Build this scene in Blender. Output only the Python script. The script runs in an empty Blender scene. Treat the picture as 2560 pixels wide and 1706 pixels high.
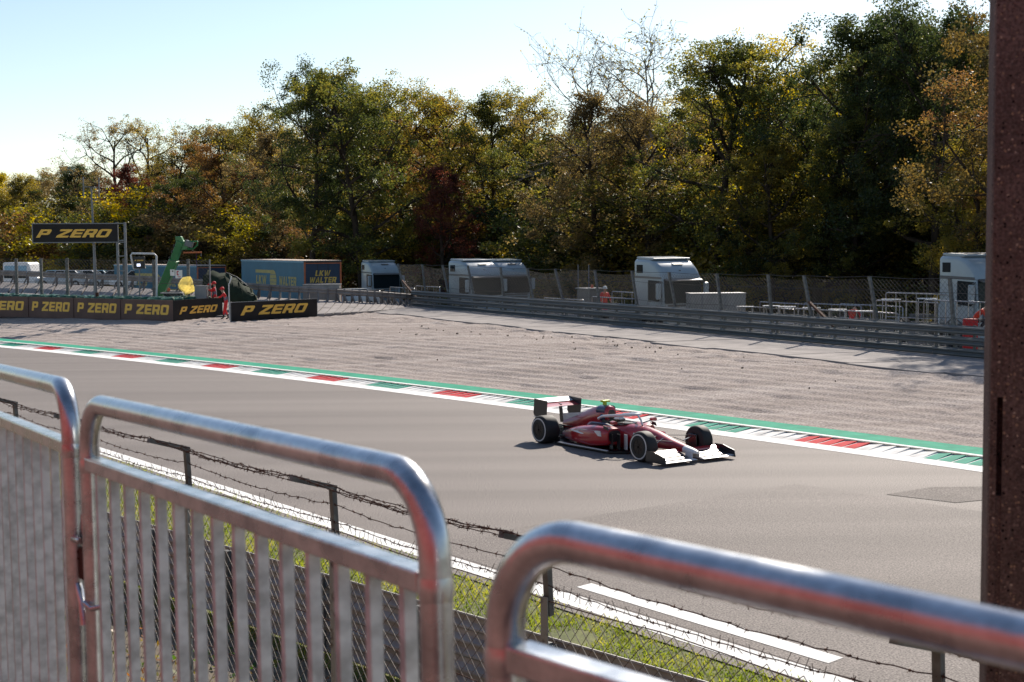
import bpy, math, random
import numpy as np
from mathutils import Matrix, Vector
R = math.radians
PI = math.pi
random.seed(7)
SC = bpy.context.scene
COL = SC.collection

# ------------------------------------------------------------------ camera, sky, sun, exposure
EYE = 4.7
LENS = 50.0
FPX = 2560 * LENS / 36.0
PITCH = math.atan(243 / FPX)
cam_d = bpy.data.cameras.new('camera')
cam_d.lens = LENS; cam_d.sensor_width = 36.0
cam_d.clip_start = 0.05; cam_d.clip_end = 6000
cam_d.dof.use_dof = True; cam_d.dof.focus_distance = 22.0; cam_d.dof.aperture_fstop = 9.0
cam = bpy.data.objects.new('camera', cam_d); COL.objects.link(cam)
CAMM = Matrix.Rotation(PI / 2 - PITCH, 4, 'X') @ Matrix.Rotation(R(-0.4), 4, 'Z')
cam.matrix_world = Matrix.Translation((0, 0, EYE)) @ CAMM
SC.camera = cam

SUN_AZ, SUN_EL = R(21), R(34)          # azimuth to the right of +Y
world = bpy.data.worlds.new('World'); SC.world = world; world.use_nodes = True
wn = world.node_tree.nodes; wl = world.node_tree.links
wn.clear()
sky = wn.new('ShaderNodeTexSky'); sky.sky_type = 'NISHITA'; sky.sun_disc = False
sky.sun_elevation = SUN_EL; sky.sun_rotation = SUN_AZ
sky.air_density = 1.0; sky.dust_density = 0.45; sky.ozone_density = 1.0; sky.altitude = 180
bg = wn.new('ShaderNodeBackground'); bg.inputs['Strength'].default_value = 0.084
wo = wn.new('ShaderNodeOutputWorld')
wl.new(sky.outputs[0], bg.inputs[0]); wl.new(bg.outputs[0], wo.inputs[0])
sun_d = bpy.data.lights.new('sun', 'SUN'); sun_d.energy = 4.7; sun_d.angle = R(0.53); sun_d.color = (1.0, 0.91, 0.80)
sun = bpy.data.objects.new('sun', sun_d); COL.objects.link(sun)
SUN = Vector((math.sin(SUN_AZ) * math.cos(SUN_EL), math.cos(SUN_AZ) * math.cos(SUN_EL), math.sin(SUN_EL)))
sun.rotation_euler = SUN.to_track_quat('Z', 'Y').to_euler()
SC.view_settings.view_transform = 'Standard'; SC.view_settings.look = 'None'
SC.view_settings.gamma = 1.0; SC.view_settings.exposure = 0.65
SC.render.engine = 'CYCLES'
SC.cycles.max_bounces = 6; SC.cycles.diffuse_bounces = 3; SC.cycles.glossy_bounces = 3
SC.cycles.transmission_bounces = 4; SC.cycles.transparent_max_bounces = 8
SC.cycles.sample_clamp_indirect = 6

# ------------------------------------------------------------------ placing helpers (survey points read off the photograph)
def ray(x, y): return CAMM.to_3x3() @ Vector(((x - 1280) / FPX, -(y - 853) / FPX, -1))
def G(x, y, z=0.0):
    r = ray(x, y); t = (z - EYE) / r.z
    return Vector((r.x * t, r.y * t, z))
def D(x, y, d):
    r = ray(x, y); t = d / r.y
    return Vector((r.x * t, d, EYE + r.z * t))
# frame that runs along the track: s along it (towards the right), t across it (away from the stands)
AX = np.array([0.70, -0.714]); AX /= np.linalg.norm(AX)
NX = np.array([-AX[1], AX[0]])
def te(s): return -0.001447 * s * s - 0.16684 * s + 27.248 - 2.4     # inner edge of the far white line
def ST(s, t, z=0.0): return (AX[0] * s + NX[0] * t, AX[1] * s + NX[1] * t, z)
def KW(s, w, z=0.0): return ST(s, te(s) + w, z)
def st_of(p): return (p[0] * AX[0] + p[1] * AX[1], p[0] * NX[0] + p[1] * NX[1])
ALONG = math.atan2(AX[1], AX[0])

# ------------------------------------------------------------------ value noise for geometry
_rs = np.random.RandomState(3); _tab = _rs.rand(256, 256)
def vnoise(x, y):
    xi = np.floor(x).astype(int); yi = np.floor(y).astype(int)
    fx = x - xi; fy = y - yi
    fx = fx * fx * (3 - 2 * fx); fy = fy * fy * (3 - 2 * fy)
    a = _tab[xi % 256, yi % 256]; b = _tab[(xi + 1) % 256, yi % 256]
    c = _tab[xi % 256, (yi + 1) % 256]; d = _tab[(xi + 1) % 256, (yi + 1) % 256]
    return (a * (1 - fx) + b * fx) * (1 - fy) + (c * (1 - fx) + d * fx) * fy

# ------------------------------------------------------------------ objects
def tag(o, label=None, cat=None, group=None, kind=None):
    if label: o['label'] = label
    if cat: o['category'] = cat
    if group: o['group'] = group
    if kind: o['kind'] = kind
    return o
def empty(name, loc=(0, 0, 0), rz=0.0, label=None, cat=None, group=None):
    o = bpy.data.objects.new(name, None); COL.objects.link(o)
    o.location = loc; o.rotation_euler = (0, 0, rz); o.empty_display_size = 0.2
    return tag(o, label, cat, group)
def link(name, me, parent=None, mat=None, loc=None, rot=None):
    o = bpy.data.objects.new(name, me); COL.objects.link(o)
    if parent: o.parent = parent
    if mat is not None and not me.materials: me.materials.append(mat)
    if loc is not None: o.location = loc
    if rot is not None: o.rotation_euler = rot
    return o
def copy_tree(o, parent=None):
    c = o.copy(); COL.objects.link(c); c.parent = parent
    for ch in o.children: copy_tree(ch, c)
    return c

class MB:
    def __init__(self): self.v = []; self.f = []
    def add(self, vs, fs):
        b = len(self.v); self.v += [tuple(p) for p in vs]; self.f += [tuple(i + b for i in q) for q in fs]
        return self
    def box(self, c, s, rz=0.0, m=None, taper=1.0):
        hx, hy, hz = s[0] / 2, s[1] / 2, s[2] / 2; vs = []
        M = Matrix.Rotation(rz, 3, 'Z') if m is None else m
        for z in (-hz, hz):
            k = taper if z > 0 else 1.0
            for x, y in ((-hx, -hy), (hx, -hy), (hx, hy), (-hx, hy)):
                p = M @ Vector((x * k, y * k, z)); vs.append((c[0] + p.x, c[1] + p.y, c[2] + p.z))
        return self.add(vs, [(3, 2, 1, 0), (4, 5, 6, 7), (0, 1, 5, 4), (1, 2, 6, 5), (2, 3, 7, 6), (3, 0, 4, 7)])
    def bar(self, p, q, w, h, up=(0, 0, 1)):
        p = Vector(p); q = Vector(q); d = (q - p); L = d.length; d.normalize()
        u = Vector(up); sx = d.cross(u)
        if sx.length < 1e-4: sx = d.cross(Vector((1, 0, 0)))
        sx.normalize(); u = sx.cross(d); vs = []
        for o in (p, q):
            for a, b in ((-1, -1), (1, -1), (1, 1), (-1, 1)): vs.append(o + sx * (a * w / 2) + u * (b * h / 2))
        return self.add(vs, [(3, 2, 1, 0), (4, 5, 6, 7), (0, 1, 5, 4), (1, 2, 6, 5), (2, 3, 7, 6), (3, 0, 4, 7)])
    def tube(self, pts, r, n=8, cap=True):
        pts = [Vector(p) for p in pts]; rs = r if isinstance(r, (list, tuple)) else [r] * len(pts)
        vs = []; prev = None
        for i, p in enumerate(pts):
            d = (pts[min(i + 1, len(pts) - 1)] - pts[max(i - 1, 0)])
            if d.length < 1e-9: d = Vector((0, 0, 1))
            d.normalize()
            if prev is None:
                u = d.cross(Vector((0, 0, 1)))
                if u.length < 1e-3: u = d.cross(Vector((1, 0, 0)))
            else: u = prev - d * prev.dot(d)
            u.normalize(); prev = u; w = d.cross(u)
            for k in range(n):
                a = 2 * PI * k / n; vs.append(p + (u * math.cos(a) + w * math.sin(a)) * rs[i])
        fs = []
        for i in range(len(pts) - 1):
            for k in range(n):
                a = i * n + k; b = i * n + (k + 1) % n; fs.append((a, b, b + n, a + n))
        if cap:
            fs.append(tuple(range(n - 1, -1, -1))); fs.append(tuple((len(pts) - 1) * n + k for k in range(n)))
        return self.add(vs, fs)
    def seg3(self, p, q, r):
        d = q - p; u = d.cross(Vector((0.31, 0.8, 0.2))); u.normalize(); w = d.cross(u); w.normalize(); vs = []
        for o in (p, q):
            for c, s in ((1, 0), (-0.5, 0.866), (-0.5, -0.866)): vs.append(o + (u * c + w * s) * r)
        return self.add(vs, [(0, 1, 4, 3), (1, 2, 5, 4), (2, 0, 3, 5)])
    def lathe(self, prof, c=(0, 0, 0), n=16, axis='Z', closed=False):
        vs = []; m = len(prof)
        for k in range(n):
            a = 2 * PI * k / n; ca, sa = math.cos(a), math.sin(a)
            for r, h in prof:
                q = (r * ca, r * sa, h) if axis == 'Z' else ((r * ca, h, r * sa) if axis == 'Y' else (h, r * ca, r * sa))
                vs.append((q[0] + c[0], q[1] + c[1], q[2] + c[2]))
        fs = []
        for k in range(n):
            k2 = (k + 1) % n
            for j in range(m if closed else m - 1):
                j2 = (j + 1) % m; fs.append((k * m + j, k2 * m + j, k2 * m + j2, k * m + j2))
        return self.add(vs, fs)
    def loft(self, rings, cap=True, closed=True):
        n = len(rings[0]); vs = [p for r in rings for p in r]; fs = []
        for i in range(len(rings) - 1):
            for k in range(n if closed else n - 1):
                a = i * n + k; b = i * n + (k + 1) % n; fs.append((a, b, b + n, a + n))
        if cap and closed:
            fs.append(tuple(range(n - 1, -1, -1))); fs.append(tuple((len(rings) - 1) * n + k for k in range(n)))
        return self.add(vs, fs)
    def prism(self, poly, f0, f1):
        """poly of 2-D points; f0/f1 map (u,v) to the two end caps"""
        n = len(poly); vs = [f0(*p) for p in poly] + [f1(*p) for p in poly]
        fs = [tuple(range(n - 1, -1, -1)), tuple(range(n, 2 * n))] + [(k, (k + 1) % n, n + (k + 1) % n, n + k) for k in range(n)]
        return self.add(vs, fs)
    def slab(self, poly, z0, z1): return self.prism(poly, lambda x, y: (x, y, z0), lambda x, y: (x, y, z1))
    def mesh(self, name, mat=None, smooth=None):
        me = bpy.data.meshes.new(name); me.from_pydata(self.v, [], self.f); me.update()
        if smooth is not None:
            me.polygons.foreach_set('use_smooth', [True] * len(me.polygons))
            if smooth < 179: me.set_sharp_from_angle(angle=R(smooth))
        if mat is not None: me.materials.append(mat)
        return me
    def build(self, name, mat, parent=None, smooth=None, bevel=0.0, loc=None, rot=None):
        o = link(name, self.mesh(name, mat, smooth), parent, None, loc, rot)
        if bevel:
            b = o.modifiers.new('bevel', 'BEVEL'); b.width = bevel; b.segments = 2; b.limit_method = 'ANGLE'; b.angle_limit = R(40)
        return o
def np_mesh(name, V, F, mat=None, smooth=False):
    me = bpy.data.meshes.new(name); V = np.asarray(V, np.float32); F = np.asarray(F, np.int32)
    me.vertices.add(len(V)); me.vertices.foreach_set('co', V.ravel())
    k = F.shape[1]; me.loops.add(F.size); me.loops.foreach_set('vertex_index', F.ravel())
    me.polygons.add(len(F)); me.polygons.foreach_set('loop_start', np.arange(0, F.size, k, dtype=np.int32))
    me.polygons.foreach_set('loop_total', np.full(len(F), k, np.int32))
    me.update(calc_edges=True)
    if smooth: me.polygons.foreach_set('use_smooth', np.ones(len(F), bool))
    if mat is not None: me.materials.append(mat)
    return me
def rrect(cx, cy, w, h, r, n=4):
    out = []
    for qx, qy, a0 in ((1, 1, 0), (-1, 1, 90), (-1, -1, 180), (1, -1, 270)):
        for k in range(n + 1):
            a = R(a0 + 90 * k / n); out.append((cx + qx * (w / 2 - r) + r * math.cos(a), cy + qy * (h / 2 - r) + r * math.sin(a)))
    return out

# ------------------------------------------------------------------ materials
MATS = {}
def node(nt, t, **kw):
    n = nt.nodes.new(t)
    for k, v in kw.items(): setattr(n, k, v)
    return n
def c4(c): return (c[0], c[1], c[2], 1.0)
def mat(name, col, rough=0.6, metal=0.0, col2=None, scale=4.0, detail=4.0, bump=0.0, bscale=60.0, spec=0.5,
        lo=0.35, hi=0.7, coat=0.0, stretch=(1, 1, 1), rz=0.0, emit=None, fine=0.0, fscale=200.0, rvar=0.0, bdist=0.02, objrand=False):
    if name in MATS: return MATS[name]
    m = bpy.data.materials.new(name); m.use_nodes = True; nt = m.node_tree; L = nt.links
    p = nt.nodes['Principled BSDF']
    p.inputs['Roughness'].default_value = rough; p.inputs['Metallic'].default_value = metal
    p.inputs['Specular IOR Level'].default_value = spec; p.inputs['Coat Weight'].default_value = coat
    p.inputs['Coat Roughness'].default_value = 0.08
    p.inputs['Base Color'].default_value = c4(col)
    tc = node(nt, 'ShaderNodeTexCoord'); mp = node(nt, 'ShaderNodeMapping')
    mp.inputs['Rotation'].default_value = (0, 0, rz); mp.inputs['Scale'].default_value = stretch
    L.new(tc.outputs['Object'], mp.inputs[0]); out = None
    if objrand:
        oi = node(nt, 'ShaderNodeObjectInfo'); sc_ = node(nt, 'ShaderNodeVectorMath', operation='SCALE'); cb_ = node(nt, 'ShaderNodeCombineXYZ')
        for k in range(3): L.new(oi.outputs['Random'], cb_.inputs[k])
        L.new(cb_.outputs[0], sc_.inputs[0]); sc_.inputs['Scale'].default_value = 37.0; L.new(sc_.outputs[0], mp.inputs['Location'])
    nz = node(nt, 'ShaderNodeTexNoise'); nz.inputs['Scale'].default_value = scale; nz.inputs['Detail'].default_value = detail
    L.new(mp.outputs[0], nz.inputs['Vector'])
    if col2 is None: col2 = tuple(c * 0.8 for c in col)
    rp = node(nt, 'ShaderNodeValToRGB'); rp.color_ramp.elements[0].position = lo; rp.color_ramp.elements[1].position = hi
    rp.color_ramp.elements[0].color = c4(col2); rp.color_ramp.elements[1].color = c4(col)
    L.new(nz.outputs['Fac'], rp.inputs[0]); out = rp.outputs[0]
    if fine:
        nf = node(nt, 'ShaderNodeTexNoise'); nf.inputs['Scale'].default_value = fscale; nf.inputs['Detail'].default_value = 2.0
        L.new(tc.outputs['Object'], nf.inputs['Vector'])
        mr = node(nt, 'ShaderNodeMapRange'); mr.inputs[1].default_value = 0.3; mr.inputs[2].default_value = 0.7
        mr.inputs[3].default_value = 1 - fine; mr.inputs[4].default_value = 1 + fine
        L.new(nf.outputs['Fac'], mr.inputs[0])
        mx = node(nt, 'ShaderNodeMix', data_type='RGBA', blend_type='MULTIPLY'); mx.inputs['Factor'].default_value = 1
        L.new(out, mx.inputs[6]); L.new(mr.outputs[0], mx.inputs[7]); out = mx.outputs[2]
    L.new(out, p.inputs['Base Color'])
    if rvar:
        mr2 = node(nt, 'ShaderNodeMapRange'); mr2.inputs[1].default_value = 0.3; mr2.inputs[2].default_value = 0.7
        mr2.inputs[3].default_value = max(0.02, rough - rvar); mr2.inputs[4].default_value = min(1, rough + rvar)
        L.new(nz.outputs['Fac'], mr2.inputs[0]); L.new(mr2.outputs[0], p.inputs['Roughness'])
    if bump:
        nb = node(nt, 'ShaderNodeTexNoise'); nb.inputs['Scale'].default_value = bscale; nb.inputs['Detail'].default_value = 4
        L.new(tc.outputs['Object'], nb.inputs['Vector'])
        b = node(nt, 'ShaderNodeBump'); b.inputs['Strength'].default_value = bump; b.inputs['Distance'].default_value = bdist
        L.new(nb.outputs['Fac'], b.inputs['Height']); L.new(b.outputs[0], p.inputs['Normal'])
    if emit:
        p.inputs['Emission Color'].default_value = c4(emit[0]); p.inputs['Emission Strength'].default_value = emit[1]
    MATS[name] = m
    return m
def leaf_mat(name, cols, trans=0.45, noise=0.35):
    m = bpy.data.materials.new(name); m.use_nodes = True; nt = m.node_tree; L = nt.links; nt.nodes.clear()
    ge = node(nt, 'ShaderNodeNewGeometry'); rp = node(nt, 'ShaderNodeValToRGB'); cr = rp.color_ramp
    while len(cr.elements) < len(cols): cr.elements.new(0.5)
    for i, c in enumerate(cols): cr.elements[i].position = (i + 0.5) / len(cols); cr.elements[i].color = c4(tuple(q * 1.2 for q in c))
    tc = node(nt, 'ShaderNodeTexCoord'); nz = node(nt, 'ShaderNodeTexNoise'); nz.inputs['Scale'].default_value = noise; nz.inputs['Detail'].default_value = 3
    L.new(tc.outputs['Object'], nz.inputs['Vector'])
    ma = node(nt, 'ShaderNodeMath', operation='MULTIPLY_ADD'); ma.inputs[1].default_value = 0.45; L.new(ge.outputs['Random Per Island'], ma.inputs[0])
    mb = node(nt, 'ShaderNodeMath', operation='MULTIPLY_ADD'); mb.inputs[1].default_value = 1.7; mb.inputs[2].default_value = -0.60
    L.new(nz.outputs['Fac'], mb.inputs[0]); L.new(mb.outputs[0], ma.inputs[2]); L.new(ma.outputs[0], rp.inputs[0])
    df = node(nt, 'ShaderNodeBsdfDiffuse'); tr = node(nt, 'ShaderNodeBsdfTranslucent'); gl = node(nt, 'ShaderNodeBsdfGlossy'); gl.inputs['Roughness'].default_value = 0.38
    mx = node(nt, 'ShaderNodeMixShader'); mx.inputs[0].default_value = trans; m2 = node(nt, 'ShaderNodeMixShader'); m2.inputs[0].default_value = 0.025
    hs = node(nt, 'ShaderNodeHueSaturation'); hs.inputs['Saturation'].default_value = 1.12; hs.inputs['Value'].default_value = 2.5
    L.new(rp.outputs[0], df.inputs[0]); L.new(rp.outputs[0], hs.inputs['Color']); L.new(hs.outputs[0], tr.inputs[0])
    L.new(df.outputs[0], mx.inputs[1]); L.new(tr.outputs[0], mx.inputs[2]); L.new(mx.outputs[0], m2.inputs[1]); L.new(gl.outputs[0], m2.inputs[2])
    o = node(nt, 'ShaderNodeOutputMaterial'); L.new(m2.outputs[0], o.inputs[0])
    MATS[name] = m
    return m
def glass(name, col=(0.012, 0.02, 0.024), rough=0.08):
    return mat(name, col, rough, 0.0, col2=col, spec=0.15)

M_ASPH = mat('asphalt', (0.228, 0.200, 0.182), 0.72, col2=(0.160, 0.139, 0.127), scale=0.55, stretch=(0.03, 1.0, 1), rz=-ALONG, fine=0.62, fscale=40, bump=0.35, bscale=230, spec=0.12, detail=6, lo=0.3, hi=0.72, bdist=0.012)
M_ASPH2 = mat('asphalt_newer', (0.205, 0.179, 0.163), 0.75, col2=(0.157, 0.137, 0.125), scale=0.6, stretch=(0.15, 1.0, 1), rz=-ALONG, fine=0.62, fscale=40, bump=0.35, bscale=230, spec=0.12, detail=6, bdist=0.012)
M_GRAV = mat('gravel', (0.42, 0.362, 0.328), 0.95, col2=(0.30, 0.252, 0.225), scale=1.1, stretch=(0.07, 1.0, 1), rz=-ALONG, fine=0.38, fscale=16, bump=1.0, bscale=24, spec=0.1, detail=9, bdist=0.045)
M_CONC = mat('old_concrete', (0.31, 0.28, 0.265), 0.9, col2=(0.22, 0.2, 0.19), scale=1.2, fine=0.12, fscale=30, bump=0.3, bscale=40, spec=0.2)
M_CONC2 = mat('dark_old_concrete', (0.24, 0.22, 0.21), 0.92, col2=(0.12, 0.105, 0.095), scale=1.5, fine=0.2, fscale=20, bump=0.4, bscale=30, spec=0.2)
M_DIRT = mat('dirt_ground', (0.19, 0.155, 0.125), 0.95, col2=(0.10, 0.09, 0.055), scale=0.35, fine=0.3, fscale=6, bump=0.5, bscale=8, spec=0.1, detail=6)
M_PARK = mat('parking_gravel', (0.36, 0.32, 0.29), 0.95, col2=(0.22, 0.19, 0.165), scale=0.3, fine=0.25, fscale=9, spec=0.1, detail=6)
M_WHITE = mat('white_paint', (0.80, 0.79, 0.76), 0.85, spec=0.08, col2=(0.62, 0.60, 0.57), scale=2.2, fine=0.08, fscale=40, detail=8, lo=0.25, hi=0.5)
M_RED = mat('red_paint', (0.62, 0.035, 0.045), 0.8, spec=0.08, col2=(0.45, 0.03, 0.035), scale=3)
M_GRN = mat('green_paint', (0.045, 0.34, 0.215), 0.85, spec=0.08, col2=(0.032, 0.25, 0.16), scale=2.5, fine=0.1, fscale=30, detail=7)
M_GRN2 = mat('green_kerb_paint', (0.06, 0.33, 0.235), 0.8, spec=0.08, col2=(0.045, 0.26, 0.18), scale=3)
M_GALV = mat('galvanised_steel', (0.23, 0.235, 0.24), 0.55, 0.4, col2=(0.17, 0.175, 0.18), scale=3, rvar=0.1, bump=0.05, bscale=30)
M_RAIL = mat('weathered_guardrail', (0.145, 0.155, 0.16), 0.55, 0.3, col2=(0.10, 0.107, 0.108), scale=2.2, stretch=(1, 1, 6), rvar=0.1)
M_TUBE = mat('bright_galvanised_tube', (0.62, 0.63, 0.64), 0.29, 1.0, col2=(0.36, 0.37, 0.39), scale=16, detail=8, rvar=0.07, bump=0.06, bscale=22, lo=0.3, hi=0.6, fine=0.08, fscale=120)
M_SLAT = mat('spangled_galvanised_bar', (0.68, 0.75, 0.73), 0.5, 0.2, col2=(0.40, 0.445, 0.435), scale=24, detail=6, rvar=0.12, bump=0.08, bscale=60, stretch=(1, 1, 1.3), lo=0.34, hi=0.64, objrand=True)
M_RUST = mat('rusty_steel', (0.13, 0.055, 0.032), 0.85, 0.3, col2=(0.055, 0.026, 0.018), scale=18, bump=0.3, bscale=90)
M_WIRE = mat('dull_fence_wire', (0.085, 0.08, 0.076), 0.8, 0.0, col2=(0.06, 0.055, 0.05), scale=6)
M_WIREN = mat('dark_fence_wire', (0.15, 0.14, 0.13), 0.6, 0.5, col2=(0.09, 0.07, 0.06), scale=5)
M_POST = mat('painted_fence_post', (0.19, 0.2, 0.19), 0.6, 0.4, col2=(0.09, 0.085, 0.08), scale=9, detail=7, bump=0.2, bscale=60)
M_BLACK = mat('black_banner', (0.020, 0.017, 0.016), 0.62, col2=(0.013, 0.011, 0.010), scale=2, spec=0.3)
M_BAN = mat('brown_lit_banner', (0.155, 0.095, 0.077), 0.75, col2=(0.115, 0.072, 0.059), scale=1.1, spec=0.25, bump=.5, bscale=1.6, bdist=.12)  # brown light on the dark cloth is put into the colour
M_YEL = mat('yellow_lettering', (0.90, 0.53, 0.09), 0.6, col2=(0.80, 0.46, 0.07), scale=3)
M_YEL2 = mat('pale_yellow_lettering', (0.50, 0.36, 0.07), 0.6, col2=(0.42, 0.31, 0.07), scale=2)
M_TYG = mat('green_painted_tyre', (0.015, 0.13, 0.075), 0.5, col2=(0.008, 0.06, 0.04), scale=5)
M_RUB = mat('black_rubber', (0.018, 0.017, 0.017), 0.7, col2=(0.012, 0.012, 0.012), scale=6)
M_DARK = mat('dark_plastic', (0.02, 0.021, 0.022), 0.5, col2=(0.014, 0.014, 0.015), scale=6)
M_BARK = mat('bark', (0.075, 0.055, 0.040), 0.95, col2=(0.030, 0.022, 0.017), scale=3, stretch=(1, 1, 0.3), bump=0.6, bscale=10, spec=0.1)
M_TWIG = mat('pale_twigs', (0.30, 0.27, 0.245), 0.9, col2=(0.2, 0.175, 0.155), scale=3, spec=0.1)
# ================================================================== THE SETTING
def S(o): o['kind'] = 'structure'; return o
# ground sheet to the horizon
mb = MB(); mb.add([(-2500, -1500, -0.62), (2500, -1500, -0.62), (2500, 4000, -0.62), (-2500, 4000, -0.62)], [(0, 1, 2, 3)])
S(mb.build('ground', M_DIRT))
def strip(name, s0, s1, ds, f0, f1, z, m, smooth=False, nw=1):
    mb = MB(); n = int((s1 - s0) / ds) + 1; vs = []; fs = []
    for i in range(n + 1):
        s = s0 + (s1 - s0) * i / n
        for k in range(nw + 1):
            t = f0(s) + (f1(s) - f0(s)) * k / nw; vs.append(ST(s, t, z(s, t) if callable(z) else z))
    for i in range(n):
        for k in range(nw):
            a = i * (nw + 1) + k; fs.append((a, a + nw + 1, a + nw + 2, a + 1))
    mb.add(vs, fs); return S(mb.build(name, m))
near = lambda s: 11.47 - 0.145 * s                      # outer edge of the near white line
strip('track', -150, 40, 2.0, lambda s: near(s) - 0.2, lambda s: te(s) + 0.2, 0.0, M_ASPH)
strip('near_edge_line', -150, 40, 2.0, lambda s: near(s), lambda s: near(s) + 0.40, 0.004, M_WHITE)
strip('track_dash', -13.1, -8.67, 1.0, lambda s: near(s) + 0.68, lambda s: near(s) + 0.98, 0.009, M_WHITE)
mb = MB(); poly = [G(1122, 1347, 0.004), G(1990, 1211, 0.004), G(2560, 1120, 0.004), G(2560, 1480, 0.004), G(1560, 1545, 0.004)]
# newer asphalt laid up to a slanting seam, and a small repair further on
def clip_patch(pts, name, m=None):
    mb = MB(); mb.add(pts, [tuple(range(len(pts)))]); return S(mb.build(name, m or M_ASPH2))
a = G(1122, 1347); b = G(1990, 1211)
sa, ta = st_of(a); sb, tb = st_of(b)
clip_patch([ST(sa, ta, 0.004), ST(sa + 0.3, near(sa) + 0.42, 0.004), ST(-2, near(-2) + 0.42, 0.004), ST(16, near(16) + 0.42, 0.004), ST(16, tb - 1.5, 0.004), ST(sb, tb, 0.004)], 'track_resurfacing')
clip_patch([G(2215, 1236, 0.008), G(2330, 1218, 0.008), G(2560, 1216, 0.008), G(2560, 1240, 0.008), G(2390, 1257, 0.008)], 'track_repair_patch', mat('asphalt_repair', (.195, .171, .155), .8, col2=(.15, .131, .119), scale=1.2, fine=.62, fscale=40, spec=.1, bump=.5, bscale=90, bdist=.012))
# far edge: white line, kerb blocks, thin white line, green run-off strip
strip('far_edge_line', -150, 40, 1.5, lambda s: te(s), lambda s: te(s) + 0.62, 0.006, M_WHITE)
strip('kerb_back_line', -150, 40, 1.5, lambda s: te(s) + 1.30, lambda s: te(s) + 1.48, 0.10, M_WHITE)
strip('kerb_base', -150, 40, 1.5, lambda s: te(s) + 0.55, lambda s: te(s) + 1.5, lambda s, t: 0.004 + 0.06 * max(0, min(1, (t - te(s) - 0.55) / 0.9)), M_WHITE)
strip('green_strip', -150, 40, 1.5, lambda s: te(s) + 1.48, lambda s: te(s) + 2.46, 0.09, M_GRN)
kerb = empty('kerb', (0, 0, 0)); S(kerb)
kerb['label'] = 'low sawtooth kerb painted red, white and green along the far track edge'
PER = 7.25; red0 = st_of(G(1120, 990))[0]
M_KW = mat('kerb_white_paint', (0.74, 0.73, 0.70), 0.85, spec=0.08, col2=(0.40, 0.38, 0.36), scale=2.2, detail=9, lo=0.22, hi=0.56)
i0 = -14
for i in range(i0, 22):
    for j, (m, nm) in enumerate(((M_RED, 'kerb_block'), (M_KW, 'kerb_block'), (M_GRN2, 'kerb_block'), (M_KW, 'kerb_block'))):
        s0 = red0 + i * PER / 1.0 + j * PER / 4 - PER / 8
        if s0 < -105 or s0 > 6: continue
        mb = MB(); teeth = 5; L = PER / 4 / teeth
        for k in range(teeth):       # each tooth: a wedge that climbs along the kerb and drops sharply
            a = s0 + k * L + 0.02; b = s0 + (k + 1) * L - 0.02
            p = [KW(a, .62, .010), KW(b, .62, .010), KW(b, 1.28, .045), KW(a, 1.28, .045), KW(a, .63, .012), KW(b, .66, .016), KW(b, 1.28, .085), KW(a, 1.28, .050)]
            mb.add(p, [(3, 2, 1, 0), (4, 5, 6, 7), (0, 1, 5, 4), (1, 2, 6, 5), (2, 3, 7, 6), (3, 0, 4, 7)])
        mb.build(nm, m, kerb)

# gravel trap: raked furrows, clods, climbing to the barriers
ZB = 0.7
GA = G(2460, 900, 0.73).xy; GB = G(1030, 770, 0.66).xy      # far guardrail line
gd = (GB - GA).normalized(); gn = Vector((-gd.y, gd.x))
if gn.y < 0: gn = -gn                                      # away from the track
def gz(w): 
    k = np.clip((w - 2.4) / 9.5, 0, 1); return 0.03 + (ZB - 0.03) * (k * k * (3 - 2 * k))
ns, nw = 420, 215
ss = np.linspace(-118, 14, ns); ww = np.concatenate([np.linspace(2.42, 20, 165), np.linspace(20.2, 40, 50)])
Sg, Wg = np.meshgrid(ss, ww, indexing='ij')
Tg = -0.001447 * Sg ** 2 - 0.16684 * Sg + 27.248 - 2.4 + Wg
Xg = AX[0] * Sg + NX[0] * Tg; Yg = AX[1] * Sg + NX[1] * Tg
Zg = gz(Wg)
fur = np.sin(Wg * 9.0 + 2.5 * vnoise(Sg * 0.05, Wg * 0.3) + 1.2 * vnoise(Sg * 0.3, Wg)) * 0.017
grv = np.abs(vnoise(Sg * 0.02 + 9, Wg * 1.6) - 0.5); fur2 = -0.05 * np.clip(0.03 - grv, 0, 1) / 0.03
cl = vnoise(Sg * 2.3, Wg * 4.1); cl2 = vnoise(Sg * 1.1 + 40, Wg * 2.0 + 7)
clod = np.clip(cl - 0.80, 0, 1) * 0.22 * (vnoise(Sg * .1, Wg * .2 + 3) > .42) - np.clip(cl2 - 0.8, 0, 1) * 0.5
edge = np.clip((Wg - 2.45) / 0.5, 0, 1)
Zg = Zg + (fur + fur2 * 0.5 + clod + (vnoise(Sg * 0.25, Wg * 0.9) - .5) * 0.04) * edge
# churned-up band in front of the slabs
d0 = (Xg - GA.x) * gn.x + (Yg - GA.y) * gn.y              # signed distance behind the guardrail
band = np.exp(-((d0 + 5.6 + 1.0 * (vnoise(Sg * .12, Wg * 0 + 2) - .5)) / 0.75) ** 2) * (Sg > -66) * (Sg < -30)
Zg += band * (vnoise(Sg * 1.9 + 5, Wg * 2.7) - 0.55) * 0.22
V = np.stack([Xg, Yg, Zg], -1).reshape(-1, 3); idx = np.arange(ns * nw).reshape(ns, nw)
Fq = np.stack([idx[:-1, :-1], idx[1:, :-1], idx[1:, 1:], idx[:-1, 1:]], -1).reshape(-1, 4)
cx = Xg.reshape(-1)[Fq].mean(1); cy = Yg.reshape(-1)[Fq].mean(1)
dd = (cx - GA.x) * gn.x + (cy - GA.y) * gn.y
Fq = Fq[(dd < -0.2)]
gravel = S(link('gravel_trap', np_mesh('gravel_trap', V, Fq, M_GRAV, True)))
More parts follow.
